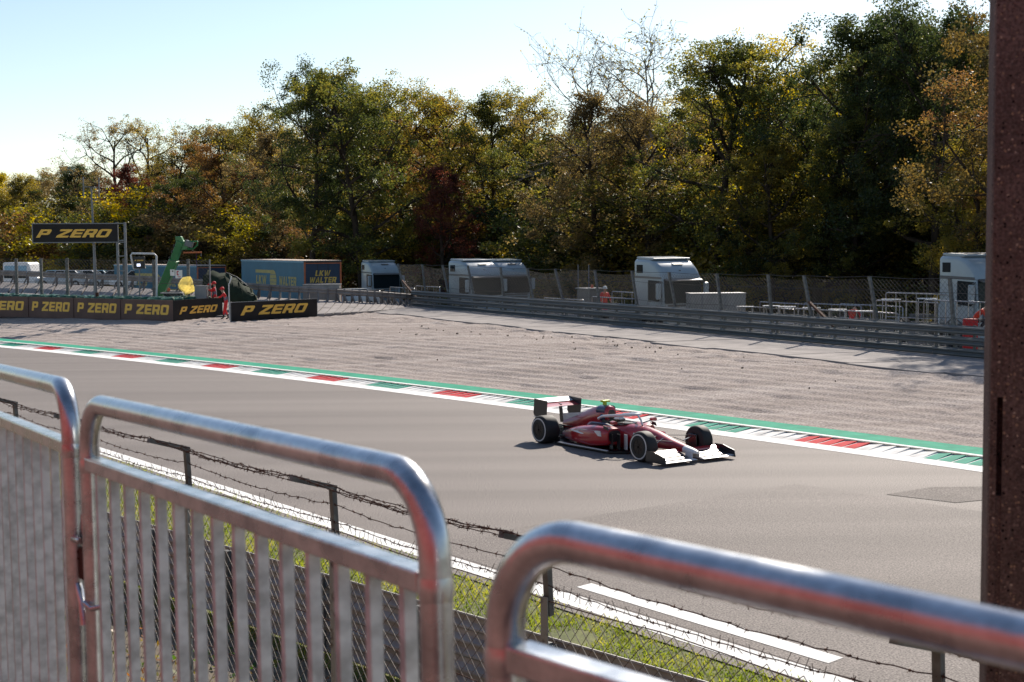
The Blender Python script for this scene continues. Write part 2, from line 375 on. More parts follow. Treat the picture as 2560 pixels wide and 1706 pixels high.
# dark churned dirt and dry weeds lying in the gravel
M_WEED = mat('dry_weeds', (0.3, 0.25, 0.19), 0.9, col2=(0.2, 0.16, 0.12), scale=4)
rng = np.random.RandomState(5)
def tufts(name, pts, size, m, n=14, label=None, parent=None):
    V = []; F = []
    for (x, y, z, sc) in pts:
        for k in range(n):
            a = rng.rand() * 2 * PI; r = size * sc * (0.3 + rng.rand()); h = size * sc * (0.5 + 0.7 * rng.rand()); b = len(V)
            dx, dy = math.cos(a), math.sin(a); ox, oy = (rng.rand(2) - .5) * size * sc * 2.2
            V += [(x + ox - dy * .02, y + oy + dx * .02, z - .03), (x + ox + dy * .02, y + oy - dx * .02, z - .03), (x + ox + dx * r + dy * .012, y + oy + dy * r - dx * .012, z + h), (x + ox + dx * r - dy * .012, y + oy + dy * r + dx * .012, z + h)]
            F.append((b, b + 1, b + 2, b + 3))
    o = link(name, np_mesh(name, V, F, m), parent); o['kind'] = 'stuff'
    if label: o['label'] = label
    return o
pts = []
for k in range(30):
    x = 1040 + 620 * rng.rand(); y = 822 + (x - 1040) * 0.085 + rng.randn() * 7
    p = G(x, y, ZB); pts.append((p.x, p.y, ZB + .02, 0.5 + rng.rand()))
for k in range(18):
    x = 640 + 1500 * rng.rand(); y = 800 + (x - 640) * .07 + 60 * rng.rand(); p = G(x, y, 0.6); s_, t_ = st_of(p); w_ = t_ - te(s_)
    pts.append((p.x, p.y, float(gz(np.array(w_))) + .02, 0.4 + 0.5 * rng.rand()))
tufts('gravel_weeds', pts, 0.03, M_WEED, 6, 'sparse dry weeds in the churned strip of the gravel trap')

# concrete slab apron in front of the far guardrail
apron = empty('concrete_apron', (GA.x, GA.y, 0)); S(apron)
apron['label'] = 'row of pale concrete slabs lying along the foot of the far guardrail'
slabm = {}
NSL = 18
for k in range(-4, NSL):
    a = k * 3.95; b = a + 3.87
    mb = MB(); vs = []
    for z in (-0.12, 0.0):
        for (u, q) in ((a + 1.3, -4.6 + .25 * math.sin(k * 2.3)), (b + 1.3, -4.6 + .25 * math.sin(k * 2.3 + .5)), (b, -0.25), (a, -0.25)):
            p = gd * u + gn * q; zz = 0.74 + (q + 4.6) * 0.012 + random.uniform(-.006, .006)
            vs.append((p.x, p.y, zz + z))
    mb.add(vs, [(3, 2, 1, 0), (4, 5, 6, 7), (0, 1, 5, 4), (1, 2, 6, 5), (2, 3, 7, 6), (3, 0, 4, 7)])
    mb.build('concrete_slab', M_CONC, apron)

# parking ground behind the guardrail and the wood floor
mb = MB()
far = [(60, 20), (120, 60), (160, 260), (-220, 320), (-150, 110), (-60, 100)]
pA = GA - gd * 40 + gn * 1.6; pB = GB + gd * 4 + gn * 1.6
mb.add([(pA.x, pA.y, .25), (120, 20, .0), (140, 130, -.5), (60, 220, -.5), (-150, 260, -.5), (-200, 130, -.45), (-60, 112, -.4), (pB.x, pB.y + 6, -.1), (pB.x, pB.y, 0.1)], [(0, 1, 2, 3, 4, 5, 6, 7, 8)])
tri = mb.build('parking_ground', M_PARK); S(tri)
mb = MB(); q0 = GA - gd * 42; q1 = GB + gd * 0.5
mb.add([(q0.x, q0.y, .70), (q1.x, q1.y, .70), (q1.x + gn.x * 2.2, q1.y + gn.y * 2.2, .0), (q0.x + gn.x * 2.2, q0.y + gn.y * 2.2, .2)], [(0, 1, 2, 3)])
mb.add([(q0.x - gn.x * .3, q0.y - gn.y * .3, .70), (q1.x - gn.x * .3, q1.y - gn.y * .3, .70), (q1.x, q1.y, .70), (q0.x, q0.y, .70)], [(0, 1, 2, 3)])
S(mb.build('guardrail_verge', M_DIRT))

# old banked oval: concrete slabs that climb to a rim
LOW = [(-200, 760, 94, .4), (0, 778, 88, .5), (250, 784, 85, .6), (450, 786, 82, .75), (640, 785, 80, .85), (800, 783, 79.6, .88), (930, 776, 83.5, .82), (1040, 768, 90.0, .74)]
RIM = [(-120, 701, 106), (80, 708, 100), (320, 719, 94), (510, 731, 89), (680, 745, 86.5), (830, 752, 86.5), (950, 758, 88.5), (1045, 764, 91.6)]
lowp = [G(x, 853, 0).xy.normalized() * 0 + D(x, y, d).xy for x, y, d, z in LOW]
lowp = [Vector((p.x, p.y, z)) for p, (x, y, d, z) in zip(lowp, LOW)]
rimp = [D(*q) for q in RIM]
def poly_at(P, u):
    i = min(int(u * (len(P) - 1)), len(P) - 2); f = u * (len(P) - 1) - i; return P[i].lerp(P[i + 1], f)
bank = empty('banking', (0, 0, 0)); S(bank); bank['label'] = 'old banked concrete track rising to a rim behind the run-off'
NB = 44; prof = [0.0, 0.30, 0.55, 0.78, 1.0]; lift = [0.0, 0.17, 0.40, 0.66, 1.0]
def bpt(u, k, dz=0):
    a = poly_at(lowp, u); b = poly_at(rimp, u); p = a.lerp(b, prof[k]); p.z = a.z + (b.z - a.z) * lift[k] + dz; return p
for i in range(NB):
    u0 = i / NB + .0013; u1 = (i + 1) / NB - .0013
    for (k0, k1) in ((0, 2), (2, 4)):
        mb = MB(); dz = random.uniform(-.012, .012); e = .004
        top = [[bpt(u, k, dz + random.uniform(-.004, .004)) for u in (u0, u1)] for k in range(k0, k1 + 1)]
        vs = [p for r in top for p in r]; n = len(vs); vs += [p + Vector((0, 0, -.14)) for p in vs]; fs = []
        for r in range(len(top) - 1): fs.append((2 * r, 2 * r + 1, 2 * r + 3, 2 * r + 2))
        fs += [(0, n, n + 1, 1), (n - 2, n - 1, 2 * n - 1, 2 * n - 2)]
        for r in range(len(top) - 1):
            fs.append((2 * r, 2 * r + 2, n + 2 * r + 2, n + 2 * r)); fs.append((2 * r + 1, n + 2 * r + 1, n + 2 * r + 3, 2 * r + 3))
        mb.add(vs, fs); mb.build('concrete_slab', M_CONC, bank)
# dark bed under and behind the slabs
mb = MB()
vs = []; fs = []
for i in range(NB + 1):
    u = i / NB; a = bpt(u, 4, -.16); o = (a - poly_at(lowp, u)); o.z = 0; o.normalize()
    vs += [bpt(u, k, -.16) for k in range(5)] + [a + o * 1.0, a + o * 2.4 + Vector((0, 0, -1.6))]
for i in range(NB):
    for k in range(6): fs.append((i * 7 + k, i * 7 + 7 + k, i * 7 + 8 + k, i * 7 + 1 + k))
mb.add(vs, fs); o = mb.build('banking_bed', M_CONC2); S(o)

# near verge: grass strip between the track and the near guardrail, then the bank up to the stands
NG = 9.7
strip('verge', -60, 20, 1.0, lambda s: NG - .35 - .03 * (s + 10), lambda s: near(s) + 0.02, lambda s, t: -0.015, mat('verge_soil', (0.15, 0.155, 0.045), 0.95, col2=(0.09, 0.105, 0.025), scale=2.5, fine=.3, fscale=30))
TE_ = 1.72      # edge of the spectators' terrace
def bankz(t): return float(np.interp(t, [TE_, TE_ + .05, TE_ + .25, 5.2, 7.5, 9.0], [3.3, 2.6, 1.5, .55, .12, 0.0]))
strip('embankment', -60, 20, 1.0, lambda s: TE_, lambda s: NG + 1.0, lambda s, t: -0.03 + bankz(t), M_DIRT, nw=40)
terr = strip('terrace', -60, 20, 2.0, lambda s: -14.0, lambda s: TE_, 3.3, mat('terrace_concrete', (0.13, 0.07, 0.057), 0.85, col2=(0.095, 0.052, 0.043), scale=2, fine=.2, fscale=25))

# grass blades on the verge
M_GRASS = leaf_mat('grass_blades', [(0.065, 0.09, 0.014), (0.12, 0.145, 0.022), (0.18, 0.185, 0.035), (0.25, 0.22, 0.06)], 0.45, 1.1)
N = 90000; rs = np.random.RandomState(11)
s = rs.uniform(-34, 4, N); u = rs.rand(N); tn = 11.47 - 0.145 * s
t = (NG - 0.35 - .03 * (s + 10)) + (tn - (NG - .35 - .03 * (s + 10))) * u + 0.06 * rs.randn(N) * (u > .97)
den = vnoise(s * 1.3, t * 1.3); keep = den > 0.22; s = s[keep]; t = t[keep]; den = den[keep]; N = len(s)
x = AX[0] * s + NX[0] * t; y = AX[1] * s + NX[1] * t
a = rs.rand(N) * 2 * PI; h = (0.02 + 0.035 * rs.rand(N)) * (0.6 + den); lx = np.cos(rs.rand(N) * 6.28) * h * .7; ly = np.sin(rs.rand(N) * 6.28) * h * .7
wd = 0.007 + 0.006 * rs.rand(N); dx = np.cos(a) * wd; dy = np.sin(a) * wd; z0 = np.full(N, -.02)
V = np.stack([np.stack([x - dx, y - dy, z0], -1), np.stack([x + dx, y + dy, z0], -1), np.stack([x + lx + dx * .3, y + ly + dy * .3, z0 + h], -1), np.stack([x + lx - dx * .3, y + ly - dy * .3, z0 + h], -1)], 1).reshape(-1, 3)
g = link('verge_grass', np_mesh('verge_grass', V, np.arange(4 * N).reshape(N, 4), M_GRASS))
tag(g, 'short sunlit grass between the near white line and the guardrail', None, None, 'stuff')
# ivy and fallen leaves on the bank under the fence
M_IVY = leaf_mat('ivy_and_fallen_leaves', [(0.025, 0.05, 0.01), (0.05, 0.09, 0.015), (0.13, 0.12, 0.02), (0.20, 0.08, 0.02), (0.12, 0.05, 0.02)], 0.4, 0.8)
N = 9000; s = rs.uniform(-22, 4, N); t = rs.uniform(TE_ + .3, NG - .6, N)
zt = np.interp(t, [TE_, TE_ + .05, TE_ + .25, 5.2, 7.5, 9.0], [3.3, 2.6, 1.5, .55, .12, 0.0]) + .22 * rs.rand(N) * vnoise(s, t)
x = AX[0] * s + NX[0] * t; y = AX[1] * s + NX[1] * t; c = np.stack([x, y, zt], -1)
def leaf_quads(c, size, rs, up=0.4):
    N = len(c); n = rs.randn(N, 3); n[:, 2] = np.abs(n[:, 2]) + up; n /= np.linalg.norm(n, axis=1)[:, None]
    d = rs.randn(N, 3); d -= n * (d * n).sum(1)[:, None]; d /= np.linalg.norm(d, axis=1)[:, None]; e = np.cross(n, d)
    L = (size * (0.6 + 0.8 * rs.rand(N)))[:, None]
    V = np.stack([c - d * L * .5, c + e * L * .32, c + d * L * .5 + n * L * .08, c - e * L * .32], 1).reshape(-1, 3)
    return V, np.arange(4 * N).reshape(N, 4)
V, F = leaf_quads(c, 0.075, rs)
g = link('ivy_ground_cover', np_mesh('ivy_ground_cover', V, F, M_IVY)); tag(g, 'ivy and fallen leaves on the bank below the chain-link fence', None, None, 'stuff')

# ================================================================== GUARDRAILS
WPROF = [(0, 0), (0, .02), (.075, .055), (.075, .105), (.02, .145), (.02, .165), (.075, .205), (.075, .255), (0, .29), (0, .31)]
def wbeam(L):
    mb = MB(); full = WPROF + [(x - .012, z) for x, z in reversed(WPROF)]
    mb.prism(full, lambda d, z: (0, -d, z), lambda d, z: (L, -d, z)); return mb
def guardrail(name, p0, p1, z0, z1, nseg, label, m, zs=(0.05, 0.43, 0.81), face=1, post_h=1.14):
    p0 = Vector((p0[0], p0[1], z0)); p1 = Vector((p1[0], p1[1], z1)); d = p1 - p0; L = d.length / nseg
    root = empty(name, p0, math.atan2(d.y, d.x), label, 'guardrail'); sl = math.atan2(z1 - z0, d.xy.length)
    bm = wbeam(L - .006).mesh('beam', m, 30); pm = MB().box((0, .09 * face, post_h / 2 - .1), (.10, .06, post_h + .2)).mesh('post', M_POST); sm = MB().box((0, .03 * face, 0), (.12, .06, .2)).mesh('spacer', M_POST)
    for i in range(nseg):
        for z in zs:
            o = link('beam', bm, root, None, ((i * L) * math.cos(sl), random.uniform(-.012, .012), z + i * L * math.sin(sl) + random.uniform(-.008, .008)), (0, -sl + random.uniform(-.002, .002), 0))
            if face < 0: o.scale = (1, -1, 1)
    for i in range(nseg * 2 + 1):
        o = link('post', pm, root, None, (i * L / 2, .02 * face, i * L / 2 * math.sin(sl)))
        for z in zs: link('spacer', sm, o, None, (0, 0, z + .155))
    return root
GA3 = GA - gd * 12
far_rail = guardrail('guardrail', GA3, GB, .72, .66, 17, 'long three-beam steel guardrail along the far side of the gravel trap', M_RAIL, face=-1)
ga = ST(-34, NG + .03 * -24 * -1 + .3, 0); gb = ST(3, NG - .39, 0)
near_rail = guardrail('guardrail', ST(-34, 10.35), ST(4, 9.3), -.02, -.02, 10, 'near steel guardrail seen from behind beyond the chain-link fence', mat('dusty_lit_guardrail', (.50, .475, .45), .65, .15, col2=(.36, .34, .32), scale=3), zs=(.03, .335, .642), face=-1, post_h=.93)  # dusty grey, raised for the light along the top beam
# rail on the rim of the banking with its raking brackets
rr = empty('banking_guardrail', rimp[0], 0, 'old concrete-coloured rail on brackets along the rim of the banking', 'guardrail')
o0 = rimp[0]; NR = 22
M_OLD = mat('old_rim_rail', (0.30, 0.265, 0.24), 0.8, 0.1, col2=(0.19, 0.165, 0.15), scale=1.5, fine=.15, fscale=20)
for i in range(NR):
    a = poly_at(rimp, i / NR); b = poly_at(rimp, (i + 1) / NR - .0015); u = (i + .5) / NR
    mb = MB(); full = WPROF + [(x - .02, z) for x, z in reversed(WPROF)]
    d = (b - a).normalized(); nrm = Vector((d.y, -d.x, 0))
    h = 0.52 - 0.12 * u
    mb.prism([(x, z * 1.25) for x, z in full], lambda dd, z: a - o0 + nrm * dd + Vector((0, 0, z + h - .05)), lambda dd, z: b - o0 + nrm * dd + Vector((0, 0, z + h - .05)))
    mb.build('beam', M_OLD, rr)
    for q in (0.0, 0.5):
        c = poly_at(rimp, (i + q) / NR) - o0; mb = MB()
        mb.bar(c + nrm * .02 + Vector((0, 0, -.35)), c - nrm * -.0 + Vector((0, 0, h + .3)), .12, .10)
        mb.bar(c + nrm * .35 + Vector((0, 0, -.05)), c + nrm * .03 + Vector((0, 0, h - .02)), .09, .07)
        mb.build('bracket', M_CONC2, rr)
# ================================================================== FENCES
def chain_link(mb, f, L, H, p, r):
    """f(u, v) -> point; L long, H high, p half-diamond width, r wire radius"""
    n = int(L / p); m = int(H / p)
    for i in range(n):
        prev = None
        for k in range(m + 1):
            u = (i + (0 if (k + i) % 2 == 0 else 1)) * p; q = f(u, k * p)
            q = Vector(q)
            if prev is not None: mb.seg3(prev, q, r)
            prev = q
# far debris fence behind the right guardrail: raking, uneven posts
ff = empty('debris_fence', (GA.x, GA.y, 0), 0, 'wire debris fence with leaning grey posts on top of the far guardrail', 'fence')
PX = [1022, 1068, 1130, 1194, 1265, 1342, 1421, 1506, 1602, 1700, 1812, 1935, 2042, 2206, 2392]
PY = [661, 662, 664, 665, 669, 672, 674, 676, 678, 682, 685, 687, 690, 692, 697]
def on_rail(x):
    r = ray(x, 800); q = GA + gn * 0.22; t = (q.x * gd.y - q.y * gd.x) / (r.x * gd.y - r.y * gd.x); return Vector((r.x * t, r.y * t))
fpts = []
for i, (x, y) in enumerate(zip(PX, PY)):
    b = on_rail(x); lean = (-.5 if i in (0,) else -.28 + .14 * math.sin(i * 1.9)); lean = lean * (3.0 if i < 9 else 1.8)
    tz = D(x, y, b.length).z; tz = EYE + (ray(x, y).z / ray(x, y).y) * b.y
    tp = Vector((b.x + gd.x * -lean * -.9, b.y + gd.y * -lean * -.9, tz)); bp = Vector((b.x, b.y, .7))
    # lean: the tops tip back along the fence line towards the left
    tp = Vector((b.x + gd.x * abs(lean), b.y + gd.y * abs(lean), tz)) + Vector((gn.x, gn.y, 0)) * (-.10)
    fpts.append((bp, tp))
    mb = MB(); O = Vector((GA.x, GA.y, 0)); mb.bar(bp - O, tp - O, .11, .10, up=(gn.x, gn.y, 0)); mb.build('fence_post', M_POST, ff)
    if i in (12, 0):
        mb = MB(); mid = bp.lerp(tp, .62); ft = bp - Vector((gd.x, gd.y, 0)) * 1.2; ft.z = 1.35; mb.bar(mid - O, ft - O, .11, .08); mb.build('brace', M_RUST if i else M_RUST, ff)
ex = on_rail(2560); fpts.append((Vector((ex.x, ex.y, .7)), Vector((ex.x, ex.y, fpts[-1][1].z + .02))))
mb = MB(); O = Vector((GA.x, GA.y, 0))
for i in range(len(fpts) - 1):
    (b0, t0), (b1, t1) = fpts[i], fpts[i + 1]; L = (b1 - b0).length
    def f(u, v, b0=b0, b1=b1, t0=t0, t1=t1, L=L):
        k = u / L; q = b0.lerp(b1, k); w = t0.lerp(t1, k); h = (w - q).length; vv = .9 + v
        return q.lerp(w, min(1.0, vv / h)) - O + Vector((0, 0, -.06 * math.sin(PI * k) * vv / h))
    chain_link(mb, f, L, (t0 - b0).length - .95, .10, .0048)
o = mb.build('chain_link', M_WIRE, ff); o['kind'] = 'stuff'
for hh in (1.0, .82, .5):
    mb = MB()
    for i in range(len(fpts) - 1):
        (b0, t0), (b1, t1) = fpts[i], fpts[i + 1]; p = b0.lerp(t0, hh); q = b1.lerp(t1, hh)
        mid = p.lerp(q, .5) + Vector((0, 0, -.05)); mb.tube([p - O, mid - O, q - O], .009, 4)
    mb.build('tension_wire', M_WIRE, ff)

# left debris fence behind the tyre wall
LFX = [(-60, 646), (40, 647), (102, 648), (167, 648), (236, 649), (310, 650), (384, 652), (470, 650), (524, 652)]
LFD = [86, 85, 84.3, 83.6, 82.9, 82.2, 81.6, 81.0, 80.8]
lf = empty('debris_fence', D(167, 760, 83.6), 0, 'upright wire fence with grey posts behind the tyre wall', 'fence'); lf.location.z = .6
O = Vector(lf.location); lp = []
for (x, y), d in zip(LFX, LFD):
    t = D(x, y, d); b = Vector((t.x, t.y, .6)); lp.append((b, t))
    mb = MB(); mb.bar(b - O, t + Vector((0, 0, random.uniform(0, .08))) - O, .16 if x != 524 else .08, .12 if x != 524 else .08, up=(0, 1, 0)); mb.build('fence_post', M_POST if x != 524 else M_GALV, lf)
mb = MB()
for (b0, t0), (b1, t1) in zip(lp[:-1], lp[1:]):
    L = (b1 - b0).length
    def f(u, v): 
        k = u / L; q = b0.lerp(b1, k); w = t0.lerp(t1, k); return q.lerp(w, min(1, (v + .8) / (w.z - q.z))) - O
    chain_link(mb, f, L, 2.6, .11, .0048)
o = mb.build('chain_link', M_WIRE, lf); o['kind'] = 'stuff'
for hh in (.99, .6):
    mb = MB(); mb.tube([b.lerp(t, hh) - O for b, t in lp], .012, 4); mb.build('tension_wire', M_WIRE, lf)

# near chain-link fence with barbed wire on brackets
KF = 1.5; ZTOP = EYE - KF
post_px = [(15, 1012), None, (490, 1121), (865, 1216), (1388, 1358), (2305, 1640)]
pp = []
nf = empty('chain_link_fence', ST(-8, 5.3, .3), 0, 'rusty chain-link fence with barbed wire on bracketed posts below the spectators', 'fence')
O = Vector(nf.location)
base = [G(x, y, ZTOP) for x, y in (q for q in post_px if q)]
c = np.polyfit([st_of(p)[0] for p in base], [st_of(p)[1] for p in base], 1)
svals = [st_of(p)[0] for p in base]; svals = sorted(svals)          # from far left to right
svals.insert(1, (svals[0] + svals[1]) / 2); svals = [svals[0] - 4.6, svals[0] - 2.3] + svals + [svals[-1] + 2.2]
M_PGREEN = mat('flaking_grey_green_post', (0.25, 0.26, 0.245), 0.6, 0.3, col2=(0.07, 0.05, 0.04), scale=14, detail=8, lo=.32, hi=.44, bump=.2, bscale=70)
def fp(s, z, off=0): return Vector(ST(s, c[0] * s + c[1] + off, z))
arm_t = [0, .5, .97]; tips = []
for s in svals:
    b = fp(s, .35); t = fp(s, ZTOP); k = t - O
    mb = MB(); p0 = fp(s, .3) - O; p1 = fp(s, ZTOP - .26) - O
    aa = Vector((AX[0], AX[1], 0)); nn = Vector((NX[0], NX[1], 0))
    for (wa, wb) in (((.048, .006), (0, -.024)), ((.006, .048), (-.024, 0))):
        cc = (p0 + p1) / 2; M = Matrix.Rotation(ALONG, 3, 'Z'); v = M @ Vector((wb[0], wb[1], 0)); mb.box((cc.x + v.x, cc.y + v.y, cc.z), (wa[0], wa[1], p1.z - p0.z), ALONG)
    po = mb.build('fence_post', M_PGREEN, nf)
    mb = MB(); up = fp(s, ZTOP) - O + nn * -.01; tip = up - nn * .31 + Vector((0, 0, .10))
    mb.bar(p1 + Vector((0, 0, -.10)) + nn * .012, up, .036, .034, up=nn); mb.bar(up + nn * .02, tip, .036, .034)
    mb.build('bracket_arm', M_POST, po); tips.append((up, tip))
mb = MB(); L = svals[-1] - svals[0]; zb = .45
def f(u, v):
    s = svals[0] + u; w = .035 * math.sin(s * 2.1) + .02 * math.sin(s * 5.7 + v * 2)
    return fp(s + .012 * math.sin(v * 9 + s), zb + v + .012 * math.sin(s * 7), w * .6) - O
chain_link(mb, f, L, ZTOP - .24 - zb, .047, .0023)
rr2 = random.Random(4)
for i in range(int(L / .047)):           # loose cut ends standing above the top wire
    p = f(i * .047, ZTOP - .24 - zb); mb.seg3(p, p + Vector((rr2.uniform(-.03, .03), rr2.uniform(-.03, .03), rr2.uniform(.02, .06))), .002)
o = mb.build('chain_link', M_WIREN, nf); o['kind'] = 'stuff'
for z in (ZTOP - .27, ZTOP - .85, ZTOP - 1.4):
    mb = MB(); mb.tube([fp(svals[0] + i * .4, z + .012 * math.sin(i * 1.7), -.01) - O for i in range(int(L / .4))], .0032, 5); mb.build('tension_wire', M_RUST, nf)
def barbed(pts, seed, sag=.035):
    r = random.Random(seed); mb = MB(); path = []
    for (a, b) in zip(pts[:-1], pts[1:]):
        n = 24
        for k in range(n):
            q = a.lerp(b, k / n); q.z -= sag * 4 * (k / n) * (1 - k / n); q += Vector((r.uniform(-.004, .004), r.uniform(-.004, .004), r.uniform(-.006, .006))); path.append(q)
    path.append(pts[-1]); mb.tube(path, .0028, 4); acc = 0
    for a, b in zip(path[:-1], path[1:]):
        L = (b - a).length; acc += L
        if acc > .085:
            acc = 0; q = a.lerp(b, r.random())
            for k in range(4):
                v = Vector((r.uniform(-1, 1), r.uniform(-1, 1), r.uniform(-1, 1))).normalized() * .017; mb.seg3(q - v * .2, q + v, .0017)
            mb.box(q, (.008, .008, .009))
    mb.build('barbed_wire', M_RUST, nf, smooth=60)
barbed([a.lerp(b, .98) + Vector((0, 0, .02)) for a, b in tips], 1, .03); barbed([a.lerp(b, .88) + Vector((0, 0, .02)) for a, b in tips], 2, .045)
barbed([a.lerp(b, .45) + Vector((0, 0, .02)) for a, b in tips], 3, .02); barbed([a.lerp(b, .1) + Vector((0, 0, .02)) for a, b in tips], 6, .05)
barbed([a + Vector((0, 0, -.10)) for a, b in tips], 4, .03); barbed([a + Vector((0, 0, -.20)) for a, b in tips], 5, .025)
# ================================================================== SPECTATOR BARRIERS
ZT = EYE - 0.29
def crowd_barrier(pl, pr, label, hookless=False, n_sl=None):
    """pl/pr: the tops of the left and right uprights (world XY)"""
    H = ZT - 3.3; a = Vector((pl[0], pl[1], pl[2] - H)); b = Vector((pr[0], pr[1], pr[2] - H)); d = b - a; L = d.length
    root = empty('crowd_barrier', a, math.atan2(d.y, d.x), label, 'barrier', 'crowd barriers along the terrace edge')
    root.rotation_euler = (0, -math.asin(d.z / L), math.atan2(d.y, d.x)); r = .021; Rc = .105; pts = [(0, 0, 0.12), (0, 0, H - Rc - .05)]
    for k in range(11):
        an = PI - PI / 2 * k / 10; pts.append((Rc + Rc * math.cos(an), 0, H - Rc + Rc * math.sin(an)))
    for k in range(11):
        an = PI / 2 - PI / 2 * k / 10; pts.append((L - Rc + Rc * math.cos(an), 0, H - Rc + Rc * math.sin(an)))
    pts += [(L, 0, H - Rc - .05), (L, 0, .12)]
    MB().tube(pts, r, 28).build('frame_tube', M_TUBE, root, smooth=60)
    for x in (0, L):                                   # weld collars where the top rail meets the uprights
        MB().lathe([(r + .0003, -.018), (r + .0018, -.008), (r + .0018, .004), (r + .0003, .012)], (x, 0, H - .133), 24).build('weld', M_TUBE, root, smooth=60)
    MB().box((L / 2, 0, H - .130), (L - .036, .036, .028)).build('top_rail', M_TUBE, root, bevel=.003)
    MB().box((L / 2, 0, .20), (L - .036, .036, .028)).build('bottom_rail', M_TUBE, root, bevel=.003)
    n = n_sl or int((L - .10) / .105); sl = MB().box((0, 0, (H - .144 + .214) / 2), (.015, .0185, H - .144 - .214)).mesh('slat', M_SLAT)
    for i in range(n):
        x = .075 + (L - .15) * i / (n - 1); o = link('slat', sl, root, None, (x, 0, 0))
    for x in (.12, L - .12): MB().box((x, 0, .02), (.05, .55, .04)).build('foot', M_TUBE, root, bevel=.004).data; MB().tube([(x, 0, .04), (x, 0, .19)], .018, 10).build('foot_post', M_TUBE, root, smooth=60)
    if not hookless:
        mb = MB(); z = H - .30; mb.tube([(-.02, -.02, z), (-.055, -.025, z), (-.085, 0, z), (-.055, .03, z), (-.02, .02, z)], .008, 8); mb.tube([(-.06, .0, z), (-.072, 0, z + .05)], .0075, 8); mb.build('hook', M_TUBE, root, smooth=60)
        mb = MB(); mb.box((-.052, 0, z - .055), (.03, .028, .07)); mb.box((-.028, 0, z - .05), (.018, .034, .05)); mb.build('latch_block', M_RUST, root, bevel=.003)
        mb = MB(); mb.tube([(.0, -.022, z - .13), (.045, -.02, z - .135), (.06, 0, z - .13)], .006, 8); mb.build('wire_tie', M_TUBE, root, smooth=60)
    mb = MB(); z = H - .46; mb.tube([(L + .018, 0, z + .03), (L + .05, 0, z), (L + .06, 0, z - .05)], .009, 8); mb.build('loop', M_TUBE, root, smooth=60)
    return root
b1r = D(183, 974, 3.06); b1m = D(0, 930, 3.85); b1l = b1r + (b1m - b1r) * 2.4
crowd_barrier(b1l, b1r, 'leftmost galvanised crowd barrier, cut off by the picture edge')
crowd_barrier(D(230, 1009, 3.0), D(1114, 1206, 1.71), 'middle galvanised crowd barrier with rounded top corners, hooked to its left neighbour', n_sl=15)
e3 = G(1262, 1320, ZT); d3 = (G(2560, 1604, ZT) - e3).normalized()
crowd_barrier(e3, e3 + d3 * 1.75, 'nearest galvanised crowd barrier, running out of the picture at lower right', hookless=True)

# ================================================================== CONCRETE PILLAR
def concrete_agg():
    m = bpy.data.materials.new('exposed_aggregate_concrete'); m.use_nodes = True; nt = m.node_tree; L = nt.links; p = nt.nodes['Principled BSDF']
    p.inputs['Roughness'].default_value = .9; p.inputs['Specular IOR Level'].default_value = .2
    tc = node(nt, 'ShaderNodeTexCoord'); v = node(nt, 'ShaderNodeTexVoronoi'); v.inputs['Scale'].default_value = 140; L.new(tc.outputs['Object'], v.inputs['Vector'])
    v2 = node(nt, 'ShaderNodeTexVoronoi'); v2.inputs['Scale'].default_value = 48; L.new(tc.outputs['Object'], v2.inputs['Vector'])
    n = node(nt, 'ShaderNodeTexNoise'); n.inputs['Scale'].default_value = 5; n.inputs['Detail'].default_value = 8; L.new(tc.outputs['Object'], n.inputs['Vector'])
    r = node(nt, 'ShaderNodeValToRGB'); r.color_ramp.elements[0].position = .3; r.color_ramp.elements[1].position = .72
    r.color_ramp.elements[0].color = (.088, .058, .048, 1); r.color_ramp.elements[1].color = (.155, .104, .086, 1); L.new(n.outputs['Fac'], r.inputs[0])
    nf = node(nt, 'ShaderNodeTexNoise'); nf.inputs['Scale'].default_value = 170; nf.inputs['Detail'].default_value = 3; L.new(tc.outputs['Object'], nf.inputs['Vector'])
    mrf = node(nt, 'ShaderNodeMapRange'); mrf.inputs[1].default_value = .3; mrf.inputs[2].default_value = .7; mrf.inputs[3].default_value = .55; mrf.inputs[4].default_value = 1.45; L.new(nf.outputs['Fac'], mrf.inputs[0])
    m0 = node(nt, 'ShaderNodeMix', data_type='RGBA', blend_type='MULTIPLY'); m0.inputs['Factor'].default_value = 1; L.new(r.outputs[0], m0.inputs[6]); L.new(mrf.outputs[0], m0.inputs[7])
    sep = node(nt, 'ShaderNodeSeparateColor'); L.new(v.outputs['Color'], sep.inputs[0])
    st = node(nt, 'ShaderNodeValToRGB'); st.color_ramp.interpolation = 'CONSTANT'; e = st.color_ramp.elements; e[0].position = 0; e[0].color = (.012, .008, .007, 1); e[1].position = .10; e[1].color = (.10, .06, .05, 1)
    for pos, cc in ((.35, (.10, .07, .058)), (.58, (.19, .13, .105)), (.78, (.29, .19, .12)), (.93, (.40, .30, .22))):
        q = e.new(pos); q.color = c4(cc)
    L.new(sep.outputs[0], st.inputs[0])
    th = node(nt, 'ShaderNodeMath', operation='MULTIPLY_ADD'); th.inputs[1].default_value = .42; th.inputs[2].default_value = .08; L.new(sep.outputs[1], th.inputs[0])
    lt_ = node(nt, 'ShaderNodeMath', operation='LESS_THAN'); L.new(v.outputs['Distance'], lt_.inputs[0]); L.new(th.outputs[0], lt_.inputs[1])
    mx = node(nt, 'ShaderNodeMix', data_type='RGBA'); L.new(lt_.outputs[0], mx.inputs['Factor']); L.new(m0.outputs[2], mx.inputs[6]); L.new(st.outputs[0], mx.inputs[7])
    L.new(mx.outputs[2], p.inputs['Base Color'])
    b = node(nt, 'ShaderNodeBump'); b.inputs['Strength'].default_value = .8; b.inputs['Distance'].default_value = .005; L.new(nf.outputs['Fac'], b.inputs['Height']); L.new(b.outputs[0], p.inputs['Normal'])
    return m
M_AGG = concrete_agg()
